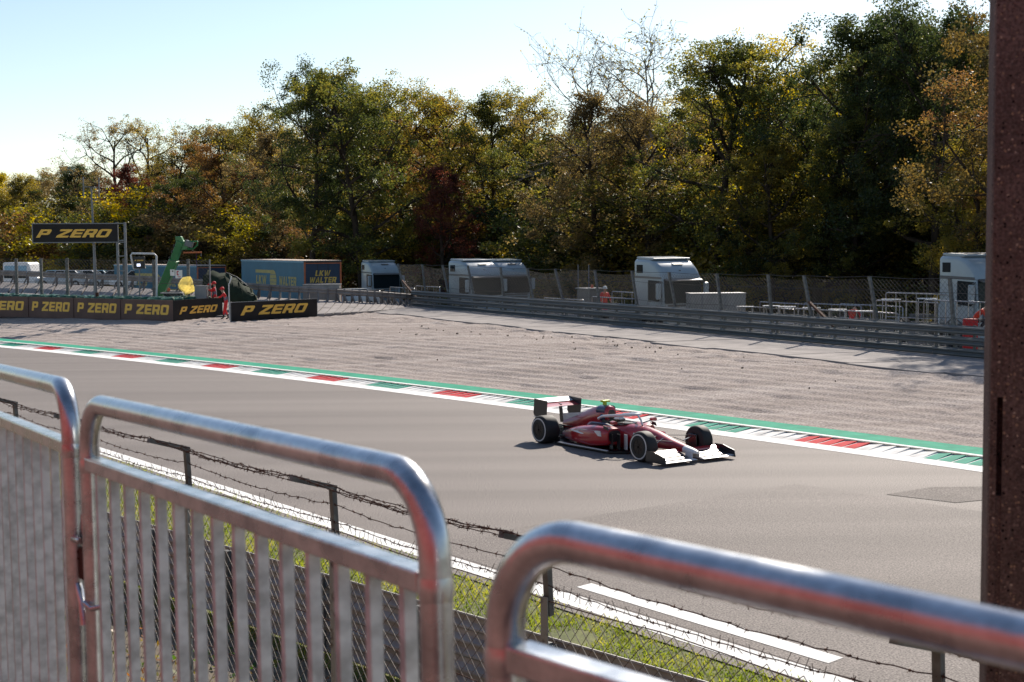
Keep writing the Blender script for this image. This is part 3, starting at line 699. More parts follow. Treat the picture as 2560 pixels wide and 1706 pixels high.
pd = 3.35; pc = D(2474, 900, pd); px0 = pc.x
prz = R(-17.0); pil = empty('concrete_pillar', (px0 + .25 * math.cos(prz) - .25 * math.sin(prz), pd + .25 * math.sin(prz) + .25 * math.cos(prz), 3.3), prz, 'weathered exposed-aggregate concrete pillar at the right edge, with a vertical slot', 'pillar')
def sect(z, groove, g0=-.245):
    w = .25; c_ = .016
    if groove: pts = [(-w, w), (-w, -w + c_), (-w + .004, -w + .001), (-w + .0185, -w), (-w + .019, -w + groove), (-w + .031, -w + groove), (-w + .0315, -w), (w, -w), (w, w)]
    else: pts = [(-w, w), (-w, -w + c_), (-w + .004, -w + .001), (-w + .0185, -w), (-w + .019, -w + .0002), (-w + .031, -w + .0002), (-w + .0315, -w), (w, -w), (w, w)]
    return [(x, y, z) for x, y in pts]
zt1 = EYE - (995 - 602) / FPX * pd - 3.3; zt0 = EYE - (1245 - 602) / FPX * pd - 3.3
mb = MB(); mb.loft([sect(-2.6, .004), sect(zt0, .004), sect(zt0 + .001, .035), sect(zt1, .035), sect(zt1 + .001, 0), sect(4.4, 0)]); mb.build('shaft', M_AGG, pil)
# ================================================================== UNSEEN RED WALL BEHIND THE CAMERA (added for the red in the tubes)
M_RWALL = mat('red_wall_panel', (0.20, 0.016, 0.014), 0.7, col2=(0.145, 0.012, 0.011), scale=2)
gs = empty('mirrored_red_wall', ST(-2, -3.6, 3.3), ALONG, 'red panelled wall behind the photographer, mirrored in the barrier tubes', 'wall')
for k in range(14): MB().box((-19.5 + k * 3, 0, 2.4), (2.96, .08, 4.2)).build('panel', M_RWALL, gs); MB().box((-18 + k * 3, 0, 2.3), (.1, .14, 4.6)).build('post', M_POST, gs)
MB().box((0, 0, .15), (42, .2, .3)).build('plinth', M_CONC2, gs)

# ================================================================== LETTERING
def glyph(ch, w, t=.27, h=.2, c=.12):
    P = {}
    if ch == 'P': return [[(0, 0), (0, 1), (w - c, 1), (w, 1 - c), (w, .33 + c), (w - c, .33), (t, .33), (t, 0)], [(t, 1 - h), (t, .33 + h), (w - t, .33 + h), (w - t, 1 - h)]]
    if ch == 'Z': return [[(0, 1), (w, 1), (w, 1 - h * 1.15), (t * 1.35, h), (w, h), (w, 0), (0, 0), (0, h * 1.15), (w - t * 1.35, 1 - h), (0, 1 - h)]]
    if ch == 'E': return [[(c * .6, 0), (0, c * .6), (0, 1 - c * .6), (c * .6, 1), (w, 1), (w, 1 - h), (t, 1 - h), (t, .5 + h * .5), (w * .95, .5 + h * .5), (w * .95, .5 - h * .5), (t, .5 - h * .5), (t, h), (w, h), (w, 0)]]
    if ch == 'R': return [[(0, 0), (0, 1), (w - c, 1), (w, 1 - c), (w, .36 + c), (w - c * .6, .34), (w + .02, 0), (w - t * 1.05, 0), (w - t * 1.5, .32), (t, .32), (t, 0)], [(t, 1 - h), (t, .32 + h), (w - t, .32 + h), (w - t, 1 - h)]]
    if ch == 'O': return [[(c, 0), (0, c), (0, 1 - c), (c, 1), (w - c, 1), (w, 1 - c), (w, c), (w - c, 0)], [(t + .03, h), (t, h + .03), (t, 1 - h - .03), (t + .03, 1 - h), (w - t - .03, 1 - h), (w - t, 1 - h - .03), (w - t, h + .03), (w - t - .03, h)]]
    if ch == 'L': return [[(0, 0), (0, 1), (t, 1), (t, h), (w, h), (w, 0)]]
    if ch == 'K': return [[(0, 0), (0, 1), (t, 1), (t, .6), (w - t * 1.15, 1), (w, 1), (w * .56, .54), (w + .02, 0), (w - t * 1.15, 0), (t * 1.25, .38), (t, .33), (t, 0)]]
    if ch == 'W': q = w; return [[(0, 1), (t * .9, 1), (q * .27, .34), (q * .43, 1), (q * .57, 1), (q * .73, .34), (q - t * .9, 1), (q, 1), (q * .82, 0), (q * .62, 0), (q * .5, .5), (q * .38, 0), (q * .18, 0)]]
    if ch == 'A': return [[(0, 0), (w * .36, 1), (w * .64, 1), (w, 0), (w - t * 1.05, 0), (w * .70, .17), (w * .30, .17), (t * 1.05, 0)], [(w * .385, .36), (w * .615, .36), (w * .5, .78)]]
    if ch == 'T': return [[(w / 2 - t / 2, 0), (w / 2 - t / 2, 1 - h), (0, 1 - h), (0, 1), (w, 1), (w, 1 - h), (w / 2 + t / 2, 1 - h), (w / 2 + t / 2, 0)]]
WD = dict(P=.95, Z=1.0, E=.92, R=.98, O=1.05, L=.75, K=.95, W=1.35, A=1.05, T=.9)
_tc = {}
def text_mesh(txt, height, width, shear=.28, gap=.13, t=.31, h=.225, depth=.004, space=.55, m=None):
    key = (txt, height, width, shear, m.name)
    if key in _tc: return _tc[key]
    cu = bpy.data.curves.new('lettering', 'CURVE'); cu.dimensions = '2D'; cu.fill_mode = 'BOTH'; cu.extrude = depth / 2
    x = 0; items = []
    for ch in txt:
        if ch == ' ': x += space; continue
        for con in glyph(ch, WD[ch], t, h): items.append([(x + a, b) for a, b in con])
        x += WD[ch] + gap
    tot = x - gap; kx = width / (tot + shear)
    for con in items:
        sp = cu.splines.new('POLY'); sp.points.add(len(con) - 1); sp.use_cyclic_u = True
        for q, (a, b) in zip(sp.points, con): q.co = ((a + shear * b - (tot + shear) / 2) * kx, (b - .5) * height, 0, 1)
    o = bpy.data.objects.new('lettering', cu); COL.objects.link(o); bpy.context.view_layer.update()
    me = bpy.data.meshes.new_from_object(o.evaluated_get(bpy.context.evaluated_depsgraph_get())); bpy.data.objects.remove(o); bpy.data.curves.remove(cu)
    me.name = 'lettering'; me.materials.clear(); me.materials.append(m); _tc[key] = me
    return me
# ================================================================== BOARDS, BANNERS, TYRE WALL
def board(name, x0, x1, z0, H, d0, d1, label, m, tw, th, shear, parent=None, thick=.06, group=None, frame=True, y0=800, tz=.5):
    a = D(x0, y0, d0); b = D(x1, y0, d1); a.z = b.z = z0; v = b - a; L = v.length
    root = empty(name, a, math.atan2(v.y, v.x), label, 'hoarding', group)
    MB().box((L / 2, thick / 2, H / 2), (L, thick, H)).build('panel', m, root)
    if frame:
        mb = MB(); e = .025
        mb.box((L / 2, thick / 2, H + e / 2 + .001), (L + .04, thick + .01, e)); mb.box((-e / 2 - .001, thick / 2, H / 2), (e, thick + .01, H)); mb.box((L + e / 2 + .001, thick / 2, H / 2), (e, thick + .01, H)); mb.build('edge_trim', M_GALV, root)
    me = text_mesh('P ZERO', th, tw, shear, m=M_YEL)
    link('lettering', me, root, None, (L / 2, -.005, H * tz), (PI / 2, 0, 0))
    return root, L
ZF = .62
segs = [(-150, -63, 86.5, 85.3), (-63, 72, 85.3, 83.2), (72, 185, 83.2, 81.0), (185, 302, 81.0, 78.8), (302, 434, 78.8, 76.3)]
desc = ['faded brown banner with yellow lettering at the far left, mostly out of the picture', 'faded brown banner with yellow lettering cut by the left picture edge', 'faded brown lettered banner below the left half of the overhead board',
        'faded brown lettered banner below the ladder frame', 'faded brown lettered banner below the green crane arm']
for (x0, x1, d0, d1), l in zip(segs, desc):
    w_ = (D(x1, 800, d1) - D(x0, 800, d0)).length
    board('banner', x0 + 1, x1 - 1, ZF - .02, 1.20, d0, d1, l, M_BAN, w_ * .86, .54, .2, group='banners round the tyre wall', frame=False, tz=.56)
b5, L5 = board('banner', 436, 557, ZF - .02, 1.20, 76.2, 80.3, 'dark banner turned away at the right end of the tyre wall', M_BLACK, 3.6, .40, .45, group='banners round the tyre wall', frame=False, tz=.52)
board('advertising_board', 578, 793, .70, 1.0, 75.0, 79.5, 'free-standing black advertising board with yellow lettering beside the marshals', M_BLACK, 4.75, .50, .45, tz=.55)
# tyre stacks behind the banners
ty = MB().lathe([(.17, -.115), (.24, -.122), (.30, -.10), (.32, -.04), (.32, .04), (.30, .10), (.24, .122), (.17, .115), (.155, .06), (.155, -.06)], (0, 0, 0), 14, closed=True).mesh('tyre', M_TYG, 50)
tyk = MB().lathe([(.17, -.115), (.24, -.122), (.30, -.10), (.32, -.04), (.32, .04), (.30, .10), (.24, .122), (.17, .115), (.155, .06), (.155, -.06)], (0, 0, 0), 14, closed=True).mesh('tyre', M_RUB, 50)
path = [D(-70, 800, 85.9), D(72, 800, 83.7), D(185, 800, 81.5), D(302, 800, 79.3), D(420, 800, 77.2), D(545, 800, 80.6)]
rt = random.Random(8); cnt = 0
for a, b in zip(path[:-1], path[1:]):
    v = (b - a); v.z = 0; L = v.length; v.normalize(); n2 = Vector((-v.y, v.x, 0)); k = 0
    while k * .62 < L - .3:
        for row in (0, 1):
            c_ = a + v * (k * .62 + .3 + .15 * row) + n2 * (.38 + row * .6)
            st = empty('tyre_stack', (c_.x, c_.y, ZF), rt.uniform(0, 6), 'stack of tyres with a green painted top tyre behind the lettered banners', 'tyre stack', 'tyre stacks of the tyre wall')
            for q in range(5 + (0 if rt.random() < .8 else 0)):
                top = q == 4
                if row == 1 and q < 3: continue
                o = link('tyre', ty if top or rt.random() < .3 else tyk, st, None, (rt.uniform(-.03, .03), rt.uniform(-.03, .03), .125 + q * .25 + (.02 if top else 0)), (rt.uniform(-.22, .22) if top else 0, rt.uniform(-.22, .22) if top else 0, 0))
            if row == 1:
                o = MB().box((0, 0, .37), (.5, .5, .74)).build('core', M_RUB, st)
        k += 1
# overhead board on its mast and ladder frame
gz0 = .6; dg = 80.5
og = empty('overhead_gantry', (D(300, 700, dg).x, dg, gz0), 0, 'overhead black board with yellow lettering carried by a grey ladder frame', 'sign')
def loc(x, y, d=dg): p = D(x, y, d); return Vector((p.x - og.location.x, p.y - og.location.y, p.z - gz0))
a = loc(83, 606, 79.6); b = loc(294, 601, 80.6); v = b - a; H = loc(83, 561, 79.6).z - a.z; Lg = v.length; ang = math.atan2(v.y, v.x)
brd = MB().box((Lg / 2, .08, H / 2), (Lg, .12, H)).build('board', M_BLACK, og, loc=a, rot=(0, 0, ang)); 
link('lettering', text_mesh('P ZERO', .46, 4.15, .45, m=M_YEL), brd, None, (Lg / 2 - .05, .012, H / 2 - .02), (PI / 2, 0, 0))
mb = MB()
for z in (-.03, H + .03): mb.box((Lg / 2 + .2, .08, z), (Lg + .5, .14, .055))
for x in (-.03,): mb.box((x, .08, H / 2), (.055, .14, H + .05))
mb.build('board_frame', M_GALV, og, loc=a, rot=(0, 0, ang))
for x in (292, 312):
    t = loc(x, 556, 80.7); MB().bar((t.x + .02, t.y, 0), t, .13, .10, up=(0, 1, 0)).build('upright', M_GALV, og)
for y in (602, 641, 678, 718): p = loc(292, y, 80.7); q = loc(312, y - 1, 80.7); MB().bar(p, q, .06, .06, up=(0, 1, 0)).build('rung', M_GALV, og)
ms = empty('mast', (D(238, 740, 80.9).x, 80.9, gz0), 0, 'tall thin mast with a cross-arm and two upright antennas behind the overhead board', 'mast')
def locm(x, y): p = D(x, y, 80.9); return Vector((p.x - ms.location.x, 0, p.z - gz0))
MB().tube([(0.05, 0, 0), locm(236, 640), locm(228, 470)], [.11, .075, .04], 10).build('pole', M_GALV, ms, smooth=60)
MB().bar(locm(208, 467), locm(248, 469), .06, .06, up=(0, 1, 0)).build('cross_arm', M_POST, ms)
for x, y0, y1 in ((208, 443, 492), (247, 444, 493)): MB().tube([locm(x, y0), locm(x + 1, y1)], .04, 6).build('antenna', M_GALV, ms)
MB().tube([(.16, -.05, 0), (.12, -.05, 1.5)], .10, 8).build('rusty_sleeve', M_RUST, ms, smooth=60)
# light panel in a white tube frame
lpn = empty('light_panel', (D(360, 740, 79.5).x, 79.5, gz0), 0, 'white tubular frame holding a dark marshal light panel beside the ladder frame', 'signal panel')
def locl(x, y, dy=0): p = D(x, y, 79.5); return Vector((p.x - lpn.location.x, dy, p.z - gz0))
MB().tube([locl(392, 745), locl(391, 640), locl(385, 635), locl(330, 634), locl(327, 639), locl(334, 672), locl(364, 669)], .055, 8).build('frame', mat('white_tube', (.62, .62, .6), .4), lpn, smooth=60)
pn = MB().box(tuple(locl(349, 657, -.05)), (.62, .14, .66)).build('display', M_DARK, lpn, bevel=.02)
o = MB().box(tuple(locl(348, 663, -.125)), (.19, .01, .14)).build('lit_symbol', mat('lit_white_symbol', (.7, .75, .9), .5, emit=((.75, .8, 1), 1.4)), pn)
link('lettering', text_mesh('P ZERO', .07, .5, .4, depth=.002, m=M_YEL), pn, None, locl(349, 651.5, -.124), (PI / 2, 0, 0))
MB().tube([locl(349, 671), locl(349, 745)], .04, 8).build('stand', M_GALV, lpn)
# two small paper signs on the fence
for x, y, w, h, red, l in ((431, 682, .26, .36, False, 'small plain white sheet tied to the wire fence'), (447, 686, .40, .46, True, 'white sheet with a red mark tied to the wire fence')):
    p = D(x, y, 80.95); s_ = empty('paper_sign', p, R(-6), l, 'sign'); MB().box((0, 0, 0), (w, .012, h)).build('sheet', M_WHITE, s_)
    if red:
        mb = MB(); mb.box((-.09, -.012, .06), (.05, .01, .24)); mb.box((-.035, -.0125, .155), (.08, .01, .05)); mb.box((-.035, -.0125, -.035), (.08, .01, .05)); mb.box((.02, -.012, -.15), (.18, .01, .03)); mb.build('mark', M_RED, s_)
    else: mb = MB(); mb.box((.02, -.012, .08), (.08, .01, .08)); mb.build('mark', M_POST, s_)
# ================================================================== TREES
LEAF = dict(
    dark=leaf_mat('leaf_dark_green', [(0.015, 0.023, 0.010), (0.025, 0.036, 0.013), (0.042, 0.050, 0.015), (0.075, 0.068, 0.017)], 0.42),
    green=leaf_mat('leaf_green', [(0.028, 0.037, 0.013), (0.054, 0.063, 0.017), (0.10, 0.094, 0.022), (0.15, 0.122, 0.027)], 0.48),
    olive=leaf_mat('leaf_olive', [(0.055, 0.054, 0.016), (0.105, 0.09, 0.02), (0.165, 0.128, 0.028), (0.21, 0.14, 0.032)], 0.5),
    brown=leaf_mat('leaf_brown', [(0.055, 0.044, 0.024), (0.10, 0.074, 0.034), (0.145, 0.104, 0.042), (0.18, 0.132, 0.052)], 0.46),
    rust=leaf_mat('leaf_rust', [(0.06, 0.038, 0.02), (0.115, 0.064, 0.028), (0.165, 0.092, 0.034), (0.20, 0.126, 0.04)], 0.46),
    gold=leaf_mat('leaf_gold', [(0.03, 0.028, 0.012), (0.055, 0.043, 0.016), (0.09, 0.062, 0.02), (0.125, 0.078, 0.024)], 0.46),
    red=leaf_mat('leaf_dark_red', [(0.045, 0.018, 0.014), (0.085, 0.028, 0.02), (0.12, 0.038, 0.025), (0.12, 0.065, 0.035)], 0.42),
    yellow=leaf_mat('leaf_yellow', [(0.09, 0.09, 0.016), (0.17, 0.14, 0.02), (0.25, 0.185, 0.024), (0.32, 0.21, 0.03)], 0.55))
def make_tree(seed, H, spread, fork=.25, limbs=16, sub=5, twig=3, leaves=58, rc=.75, lsz=.24, bare=False, shrub=False, lean=0):
    r = np.random.RandomState(seed); mb = MB(); tips = []
    def V3(*a): return np.array(a, float)
    def branch(p, d, L, r0, n, lev, curl):
        pts = [p.copy()]; q = p.copy(); dd = d / np.linalg.norm(d)
        for k in range(n):
            dd = dd + r.randn(3) * curl + V3(0, 0, .05 if lev else 0); dd /= np.linalg.norm(dd); q = q + dd * L / n; pts.append(q.copy())
        sides = (7, 5, 3, 3)[min(lev, 3)]
        mb.tube(pts, [max(.010, r0 * (1 - .8 * k / n)) for k in range(n + 1)], sides, cap=False); return pts, dd
    r0 = H * (.020 if not shrub else .008) * (.48 if bare else 1)
    tr, _ = branch(V3(0, 0, -.4), V3(lean, 0.02, 1), H * (.93 if not shrub else .5), r0, 9, 0, .05)
    for i in range(limbs):
        u = fork + (1 - fork) * (i + r.rand() * .8) / limbs; k = min(int(u * 9), 8); f = u * 9 - k; p = tr[k] * (1 - f) + tr[min(k + 1, 9)] * f
        az = i * 2.4 + r.randn() * .5; rel = (u - fork) / (1 - fork)
        prof = math.sin(PI * min(1, .16 + .80 * rel)) ** .75
        L = spread * prof * (.75 + .5 * r.rand()); up = .25 + 1.0 * rel ** 1.5 + r.randn() * .15
        d = V3(math.cos(az), math.sin(az), up)
        lp_, ld = branch(p, d, max(L, .8), r0 * (.55 - .3 * rel), 5, 1, .16)
        for j in range(sub):
            t = .3 + .7 * (j + r.rand()) / sub; kk = min(int(t * 5), 4); q = lp_[kk] * .5 + lp_[kk + 1] * .5
            d2 = ld + r.randn(3) * .75; sp, sd = branch(q, d2, L * .42 + .3, r0 * .16, 3, 2, .22)
            tips.append(sp[-1])
            for m in range(twig):
                q2 = sp[1 + (m % 3)]; d3 = sd + r.randn(3) * .9
                tp, td = branch(q2, d3, L * (.26 if not bare else .34) + .25, r0 * .07, 2, 3, .25); tips.append(tp[-1])
                if bare:
                    for z in range(3):
                        e_, _2 = branch(tp[1 + z % 2], td + r.randn(3) * .8 + V3(0, 0, .3), .5 + .5 * r.rand(), .011, 2, 3, .2); tips.append(e_[-1])
    trunk = mb.mesh('trunk', M_BARK if not bare else M_TWIG, 60)
    tips = np.array(tips); n = len(tips); per = np.maximum(1, (leaves * (1 if bare else 2.3) * (.35 + 1.3 * r.rand(n))).astype(int))
    cen = np.repeat(tips, per, 0); rad = np.repeat(rc * (.55 + .8 * r.rand(n)), per)
    o = r.randn(len(cen), 3); o /= np.linalg.norm(o, axis=1)[:, None]; o *= (r.rand(len(cen)) ** .45)[:, None] * rad[:, None]; o[:, 2] *= .7
    Vv, Ff = leaf_quads(cen + o, lsz * (1 if bare else .62), r, .25)
    return trunk, np_mesh('crown', Vv, Ff)
PROTO = dict(
    oakA=make_tree(1, 18, 6.6, .26, 17, 5, 3, 62, .85, .26), oakB=make_tree(2, 17, 5.6, .2, 16, 5, 3, 60, .8, .26),
    tallA=make_tree(3, 18, 4.6, .18, 17, 5, 3, 55, .72, .24), tallB=make_tree(4, 16, 4.2, .14, 16, 5, 3, 46, .75, .24),
    openA=make_tree(5, 16, 5.0, .25, 15, 5, 3, 24, .62, .22), openB=make_tree(6, 17, 5.2, .3, 14, 5, 3, 17, .6, .21),
    denseA=make_tree(7, 18, 6.0, .14, 19, 6, 3, 62, .85, .25), denseB=make_tree(8, 18, 5.4, .1, 19, 6, 3, 58, .8, .25),
    bareA=make_tree(9, 19, 4.8, .5, 14, 5, 3, .8, .2, .17, bare=True), bareB=make_tree(10, 19, 4.4, .55, 13, 5, 3, 1.6, .25, .17, bare=True),
    shrubA=make_tree(11, 6, 3.4, .04, 13, 5, 3, 42, .55, .19, shrub=True), shrubB=make_tree(12, 5, 3.0, .03, 12, 5, 2, 44, .5, .19, shrub=True), weep=make_tree(13, 18, 5.0, .2, 18, 6, 3, 44, .65, .24, lean=.08))
PH = dict(oakA=18, oakB=17, tallA=18, tallB=16, openA=16, openB=17, denseA=18, denseB=18, bareA=19, bareB=19, shrubA=5.2, shrubB=4.4, weep=18)
rtree = random.Random(21)
def horizon(x): return 610 + .007 * (1280 - x)
def put_tree(x, ytop, d, proto, lm, label, group=None, wide=1.0, name=None, z0=-.5):
    zt = EYE + (horizon(x) - ytop) / FPX * d; h = zt - z0; k = h / (PH[proto] * 1.04); p = D(x, 700, d)
    nm = name or ('shrub' if proto.startswith('shrub') else ('bare_tree' if proto.startswith('bare') else 'tree'))
    root = empty(nm, (p.x, p.y, z0), rtree.uniform(0, 6.28), label, 'shrub' if nm == 'shrub' else 'tree', group); root.scale = (k * wide, k * wide, k)
    tm, cm = PROTO[proto]
    link('trunk', tm, root); o = link('crown', cm, root)
    if not cm.materials: cm.materials.append(LEAF[lm])
    o.material_slots[0].link = 'OBJECT'; o.material_slots[0].material = LEAF[lm]
    return root
FRONT = [
 (-30, 420, 165, 'oakB', 'yellow', 'yellow-green tree at the left picture edge above the far fence'),
 (45, 428, 160, 'tallB', 'olive', 'low olive tree between the left picture edge and the overhead board'),
 (125, 432, 172, 'oakB', 'brown', 'pale brown round tree above the left end of the overhead board'),
 (205, 402, 158, 'tallB', 'dark', 'small dark tree behind the antenna mast'),
 (300, 300, 148, 'openB', 'brown', 'thin half-bare tree whose trunk stands against the sky right of the mast'),
 (372, 292, 150, 'openB', 'olive', 'slender half-bare tree, second from the mast, reaching above its neighbours'),
 (330, 410, 140, 'tallA', 'red', 'dark reddish tree below the two half-bare trees'),
 (430, 345, 138, 'openA', 'olive', 'olive open-crowned tree above the green crane arm'),
 (455, 430, 128, 'oakB', 'dark', 'dark bushy tree right behind the green crane arm'),
 (530, 305, 140, 'openB', 'brown', 'wispy brown tree with bare upper twigs left of the great oak'),
 (560, 370, 126, 'oakB', 'rust', 'russet tree behind the camouflage tent'),
 (632, 270, 128, 'openA', 'olive', 'spreading olive tree leaning towards the great oak'),
 (690, 330, 116, 'tallA', 'brown', 'brown tree just left of the great oak above the blue trailer'),
 (775, 195, 104, 'oakA', 'dark', 'great dark oak rising above the blue trailer'),
 (905, 180, 101, 'oakB', 'green', 'tall green oak with a bare dark trunk right of the blue trailer'),
 (1000, 212, 112, 'openA', 'olive', 'olive tree right of the tall oak, above the leftmost truck cab'),
 (1085, 240, 118, 'tallA', 'rust', 'russet tree between the leftmost truck cab and the pair of cabs'),
 (1150, 222, 112, 'openA', 'olive', 'sparse olive tree above the pair of truck cabs'),
 (1105, 400, 100, 'tallB', 'red', 'dark red tree low behind the gap between truck cabs'),
 (1235, 235, 108, 'tallA', 'green', 'green tree with glinting leaves right above the pair of truck cabs'),
 (1345, 212, 106, 'openA', 'olive', 'yellowing open tree left of the bare tree'),
 (1400, 330, 98, 'oakB', 'green', 'dense green tree with shiny leaves between the cab pair and the middle cab'),
 (1512, 112, 104, 'bareA', 'olive', 'leafless tree with fine twigs against the sky, left of the pair'),
 (1500, 215, 101, 'tallB', 'brown', 'brown ivy-clad tree below the left leafless crown'),
 (1655, 66, 106, 'bareB', 'olive', 'leafless tree with fine twigs half hidden behind the weeping tree'),
 (1620, 240, 99, 'openA', 'brown', 'brownish tree between the two leafless trees'),
 (1775, 62, 92, 'weep', 'green', 'tall green weeping tree with yellow lit leaves above the middle truck cab'),
 (1895, 78, 98, 'openB', 'yellow', 'thin yellowish tree with upright shoots right of the weeping tree'),
 (2040, 42, 88, 'denseA', 'dark', 'great dark round-topped tree left of the far right group'),
 (2230, 70, 90, 'denseB', 'dark', 'dark dense tree in the middle of the right-hand group'),
 (2330, 35, 85, 'oakA', 'dark', 'tall dark tree just left of the golden-brown one'),
 (2520, -40, 63, 'oakA', 'gold', 'golden-brown tree reaching out beside the concrete pillar'),
 (2440, 300, 72, 'tallB', 'olive', 'yellow-olive lower tree beside the concrete pillar'),
 (1930, 330, 88, 'weep', 'olive', 'olive tree with yellow lower leaves under the weeping tree'),
 (2140, 240, 86, 'tallA', 'green', 'green tree in the dark gap of the right-hand group'),
]
MARKS = [(40, 'the left picture edge'), (180, 'the overhead board'), (330, 'the marshal light panel'), (450, 'the green crane arm'), (580, 'the tarpaulin shelter'), (700, 'the blue trailer'), (860, 'the parked white car'), (985, 'the leftmost truck cab'), (1090, 'the debris fence end'), (1220, 'the pair of truck cabs'), (1370, 'the site machine'), (1510, 'the person in red'), (1700, 'the middle truck cab'), (1810, 'the big grey cabinet'), (1960, 'the row of small tables'), (2130, 'the crouching red worker'), (2260, 'the tall railing frames'), (2420, 'the half-hidden truck cab')]
TINT = dict(dark='dark green', green='green', olive='olive', brown='brown', rust='russet', red='dark red', yellow='yellow')
_used = {}
def wood_label(kind, lm, x, where):
    mk = min(MARKS, key=lambda q: abs(q[0] - x)); side = 'left of' if x < mk[0] - 25 else 'right of' if x > mk[0] + 25 else 'straight above'
    return '%s %s %s, %s %s' % (TINT[lm], kind, where, side, mk[1])
for (x, y, d, pr, lm, lb) in FRONT:
    put_tree(x, y, d * (1.22 if x < 1450 else 1.05 if x < 2300 else 1), pr, lm, lb, 'trees at the edge of the wood', wide={'denseA': 1.0, 'denseB': 1.0, 'oakA': .9}.get(pr, 1.05))
for x in range(-120, 2620, 72):             # second row that closes the gaps of the first
    f = (x + 120) / 2740; sky_y = np.interp(x, [-100, 200, 320, 600, 700, 900, 1100, 1450, 1700, 1900, 2100, 2500], [440, 425, 390, 340, 290, 240, 270, 300, 210, 190, 110, 60])
    d = np.interp(x, [-100, 600, 1300, 2500], [212, 178, 158, 120]) + rtree.uniform(-5, 8)
    lm = rtree.choice(['dark', 'green', 'olive', 'brown', 'dark', 'brown'] if x < 1600 else ['dark', 'dark', 'green', 'olive'])
    put_tree(x + rtree.uniform(-20, 20), sky_y + rtree.uniform(15, 70), d, rtree.choice(['oakB', 'tallA', 'tallB', 'denseA', 'denseB']), lm, wood_label('tree', lm, x, 'deep in the wood'), 'trees deep in the wood', 1.25)
for i, x in enumerate(range(-40, 2560, 66)):   # undergrowth
    d = np.interp(x, [0, 600, 1000, 1600, 2500], [180, 150, 144, 110, 91]) + rtree.uniform(-3, 3)
    y = np.interp(x, [0, 600, 1300, 1700, 2500], [540, 545, 520, 470, 400]) + rtree.uniform(-50, 45)
    lm = rtree.choice(['dark', 'green', 'olive', 'brown', 'yellow', 'rust', 'olive'] if x < 1500 else ['dark', 'dark', 'green', 'olive', 'dark', 'brown'])
    put_tree(x + rtree.uniform(-20, 20), y, d, rtree.choice(['shrubA', 'shrubB', 'tallB', 'shrubA']), lm, wood_label('undergrowth', lm, x, 'at the foot of the wood'), 'undergrowth at the foot of the wood', 1.5, name='shrub')
# trees further right, whose shade falls on the gravel beside the pillar
for (X, Y, h, pr, lm) in ((34, 66, 17, 'denseA', 'dark'), (27, 71, 14, 'oakB', 'rust'), (42, 58, 17, 'oakA', 'dark'), (36, 80, 18, 'denseB', 'dark'), (50, 52, 16, 'oakB', 'green')):
    k = h / PH[pr]; root = empty('tree', (X, Y, -.3), rtree.uniform(0, 6), 'tree of the wood hidden behind the concrete pillar', 'tree', 'trees beyond the pillar'); root.scale = (k, k, k)
    link('trunk', PROTO[pr][0], root); o = link('crown', PROTO[pr][1], root); o.material_slots[0].link = 'OBJECT'; o.material_slots[0].material = LEAF[lm]
for k_, (tm, cm) in PROTO.items():
    if not cm.materials: cm.materials.append(LEAF['green'])
# far lookout box above the trees at left
tw = empty('lookout_tower', (D(172, 500, 230).x, 230, -.6), 0, 'small greenish box on a tower peeping over the trees at far left', 'tower')
zt = D(172, 416, 230).z; MB().box((0, 0, zt), (2.0, 2, 1.0)).build('cabin', mat('pale_green_cabin', (.25, .36, .33), .6), tw)
for sx in (-.8, .8):
    for sy in (-.8, .8): MB().bar((sx, sy, 0), (sx, sy, zt - .3), .15, .15).build('leg', M_POST, tw)
# ================================================================== RACING CAR
P_RED = mat('car_red_paint', (0.40, 0.013, 0.022), 0.28, col2=(0.35, 0.011, 0.019), scale=2, coat=.6)
P_WHT = mat('car_white_paint', (0.62, 0.61, 0.60), 0.3, col2=(0.72, 0.71, 0.70), scale=2, coat=.6)
P_NAVY = mat('car_dark_blue_paint', (0.02, 0.035, 0.09), 0.3, col2=(0.016, 0.03, 0.08), scale=2, coat=.5)
P_CARB = mat('carbon_fibre', (0.012, 0.012, 0.013), 0.35, col2=(0.02, 0.02, 0.022), scale=60, coat=.3)
P_LIME = mat('lime_camera', (0.55, 0.70, 0.04), 0.4)
P_RIM = mat('dark_wheel_rim', (0.045, 0.04, 0.04), 0.35, 0.8, col2=(0.03, 0.03, 0.03))
hd = (G(1600, 1152) - G(1375, 1110)); hang = math.atan2(hd.y, hd.x)
lft = Vector((-math.sin(hang), math.cos(hang), 0)); cpos = (G(1600, 1152) + G(1375, 1110)) / 2 + lft * .78
car = empty('racing_car', (cpos.x, cpos.y, 0.0), hang, 'red and white open-wheel racing car speeding along the track', 'racing car')
def ring(x, yc, hw, z0, z1, e=2.6, n=20, top=None):
    out = []
    for k in range(n):
        a = 2 * PI * k / n; ca, sa = math.cos(a), math.sin(a)
        yy = math.copysign(abs(ca) ** (2 / e), ca) * hw; zz = math.copysign(abs(sa) ** (2 / e), sa)
        if top and sa > 0: yy *= 1 - (1 - top) * sa
        out.append((x, yc + yy, (z0 + z1) / 2 + zz * (z1 - z0) / 2))
    return out
FA, RA = 1.78, -1.82
MB().loft([ring(2.62, 0, .045, .19, .25), ring(2.5, 0, .085, .17, .285), ring(2.25, 0, .115, .17, .33)]).build('nose_tip', P_WHT, car, smooth=50)
MB().loft([ring(2.25, 0, .116, .169, .331), ring(1.8, 0, .15, .18, .42), ring(1.35, 0, .205, .17, .54, top=.85), ring(.95, 0, .255, .12, .61, top=.82)]).build('nose', P_RED, car, smooth=50)
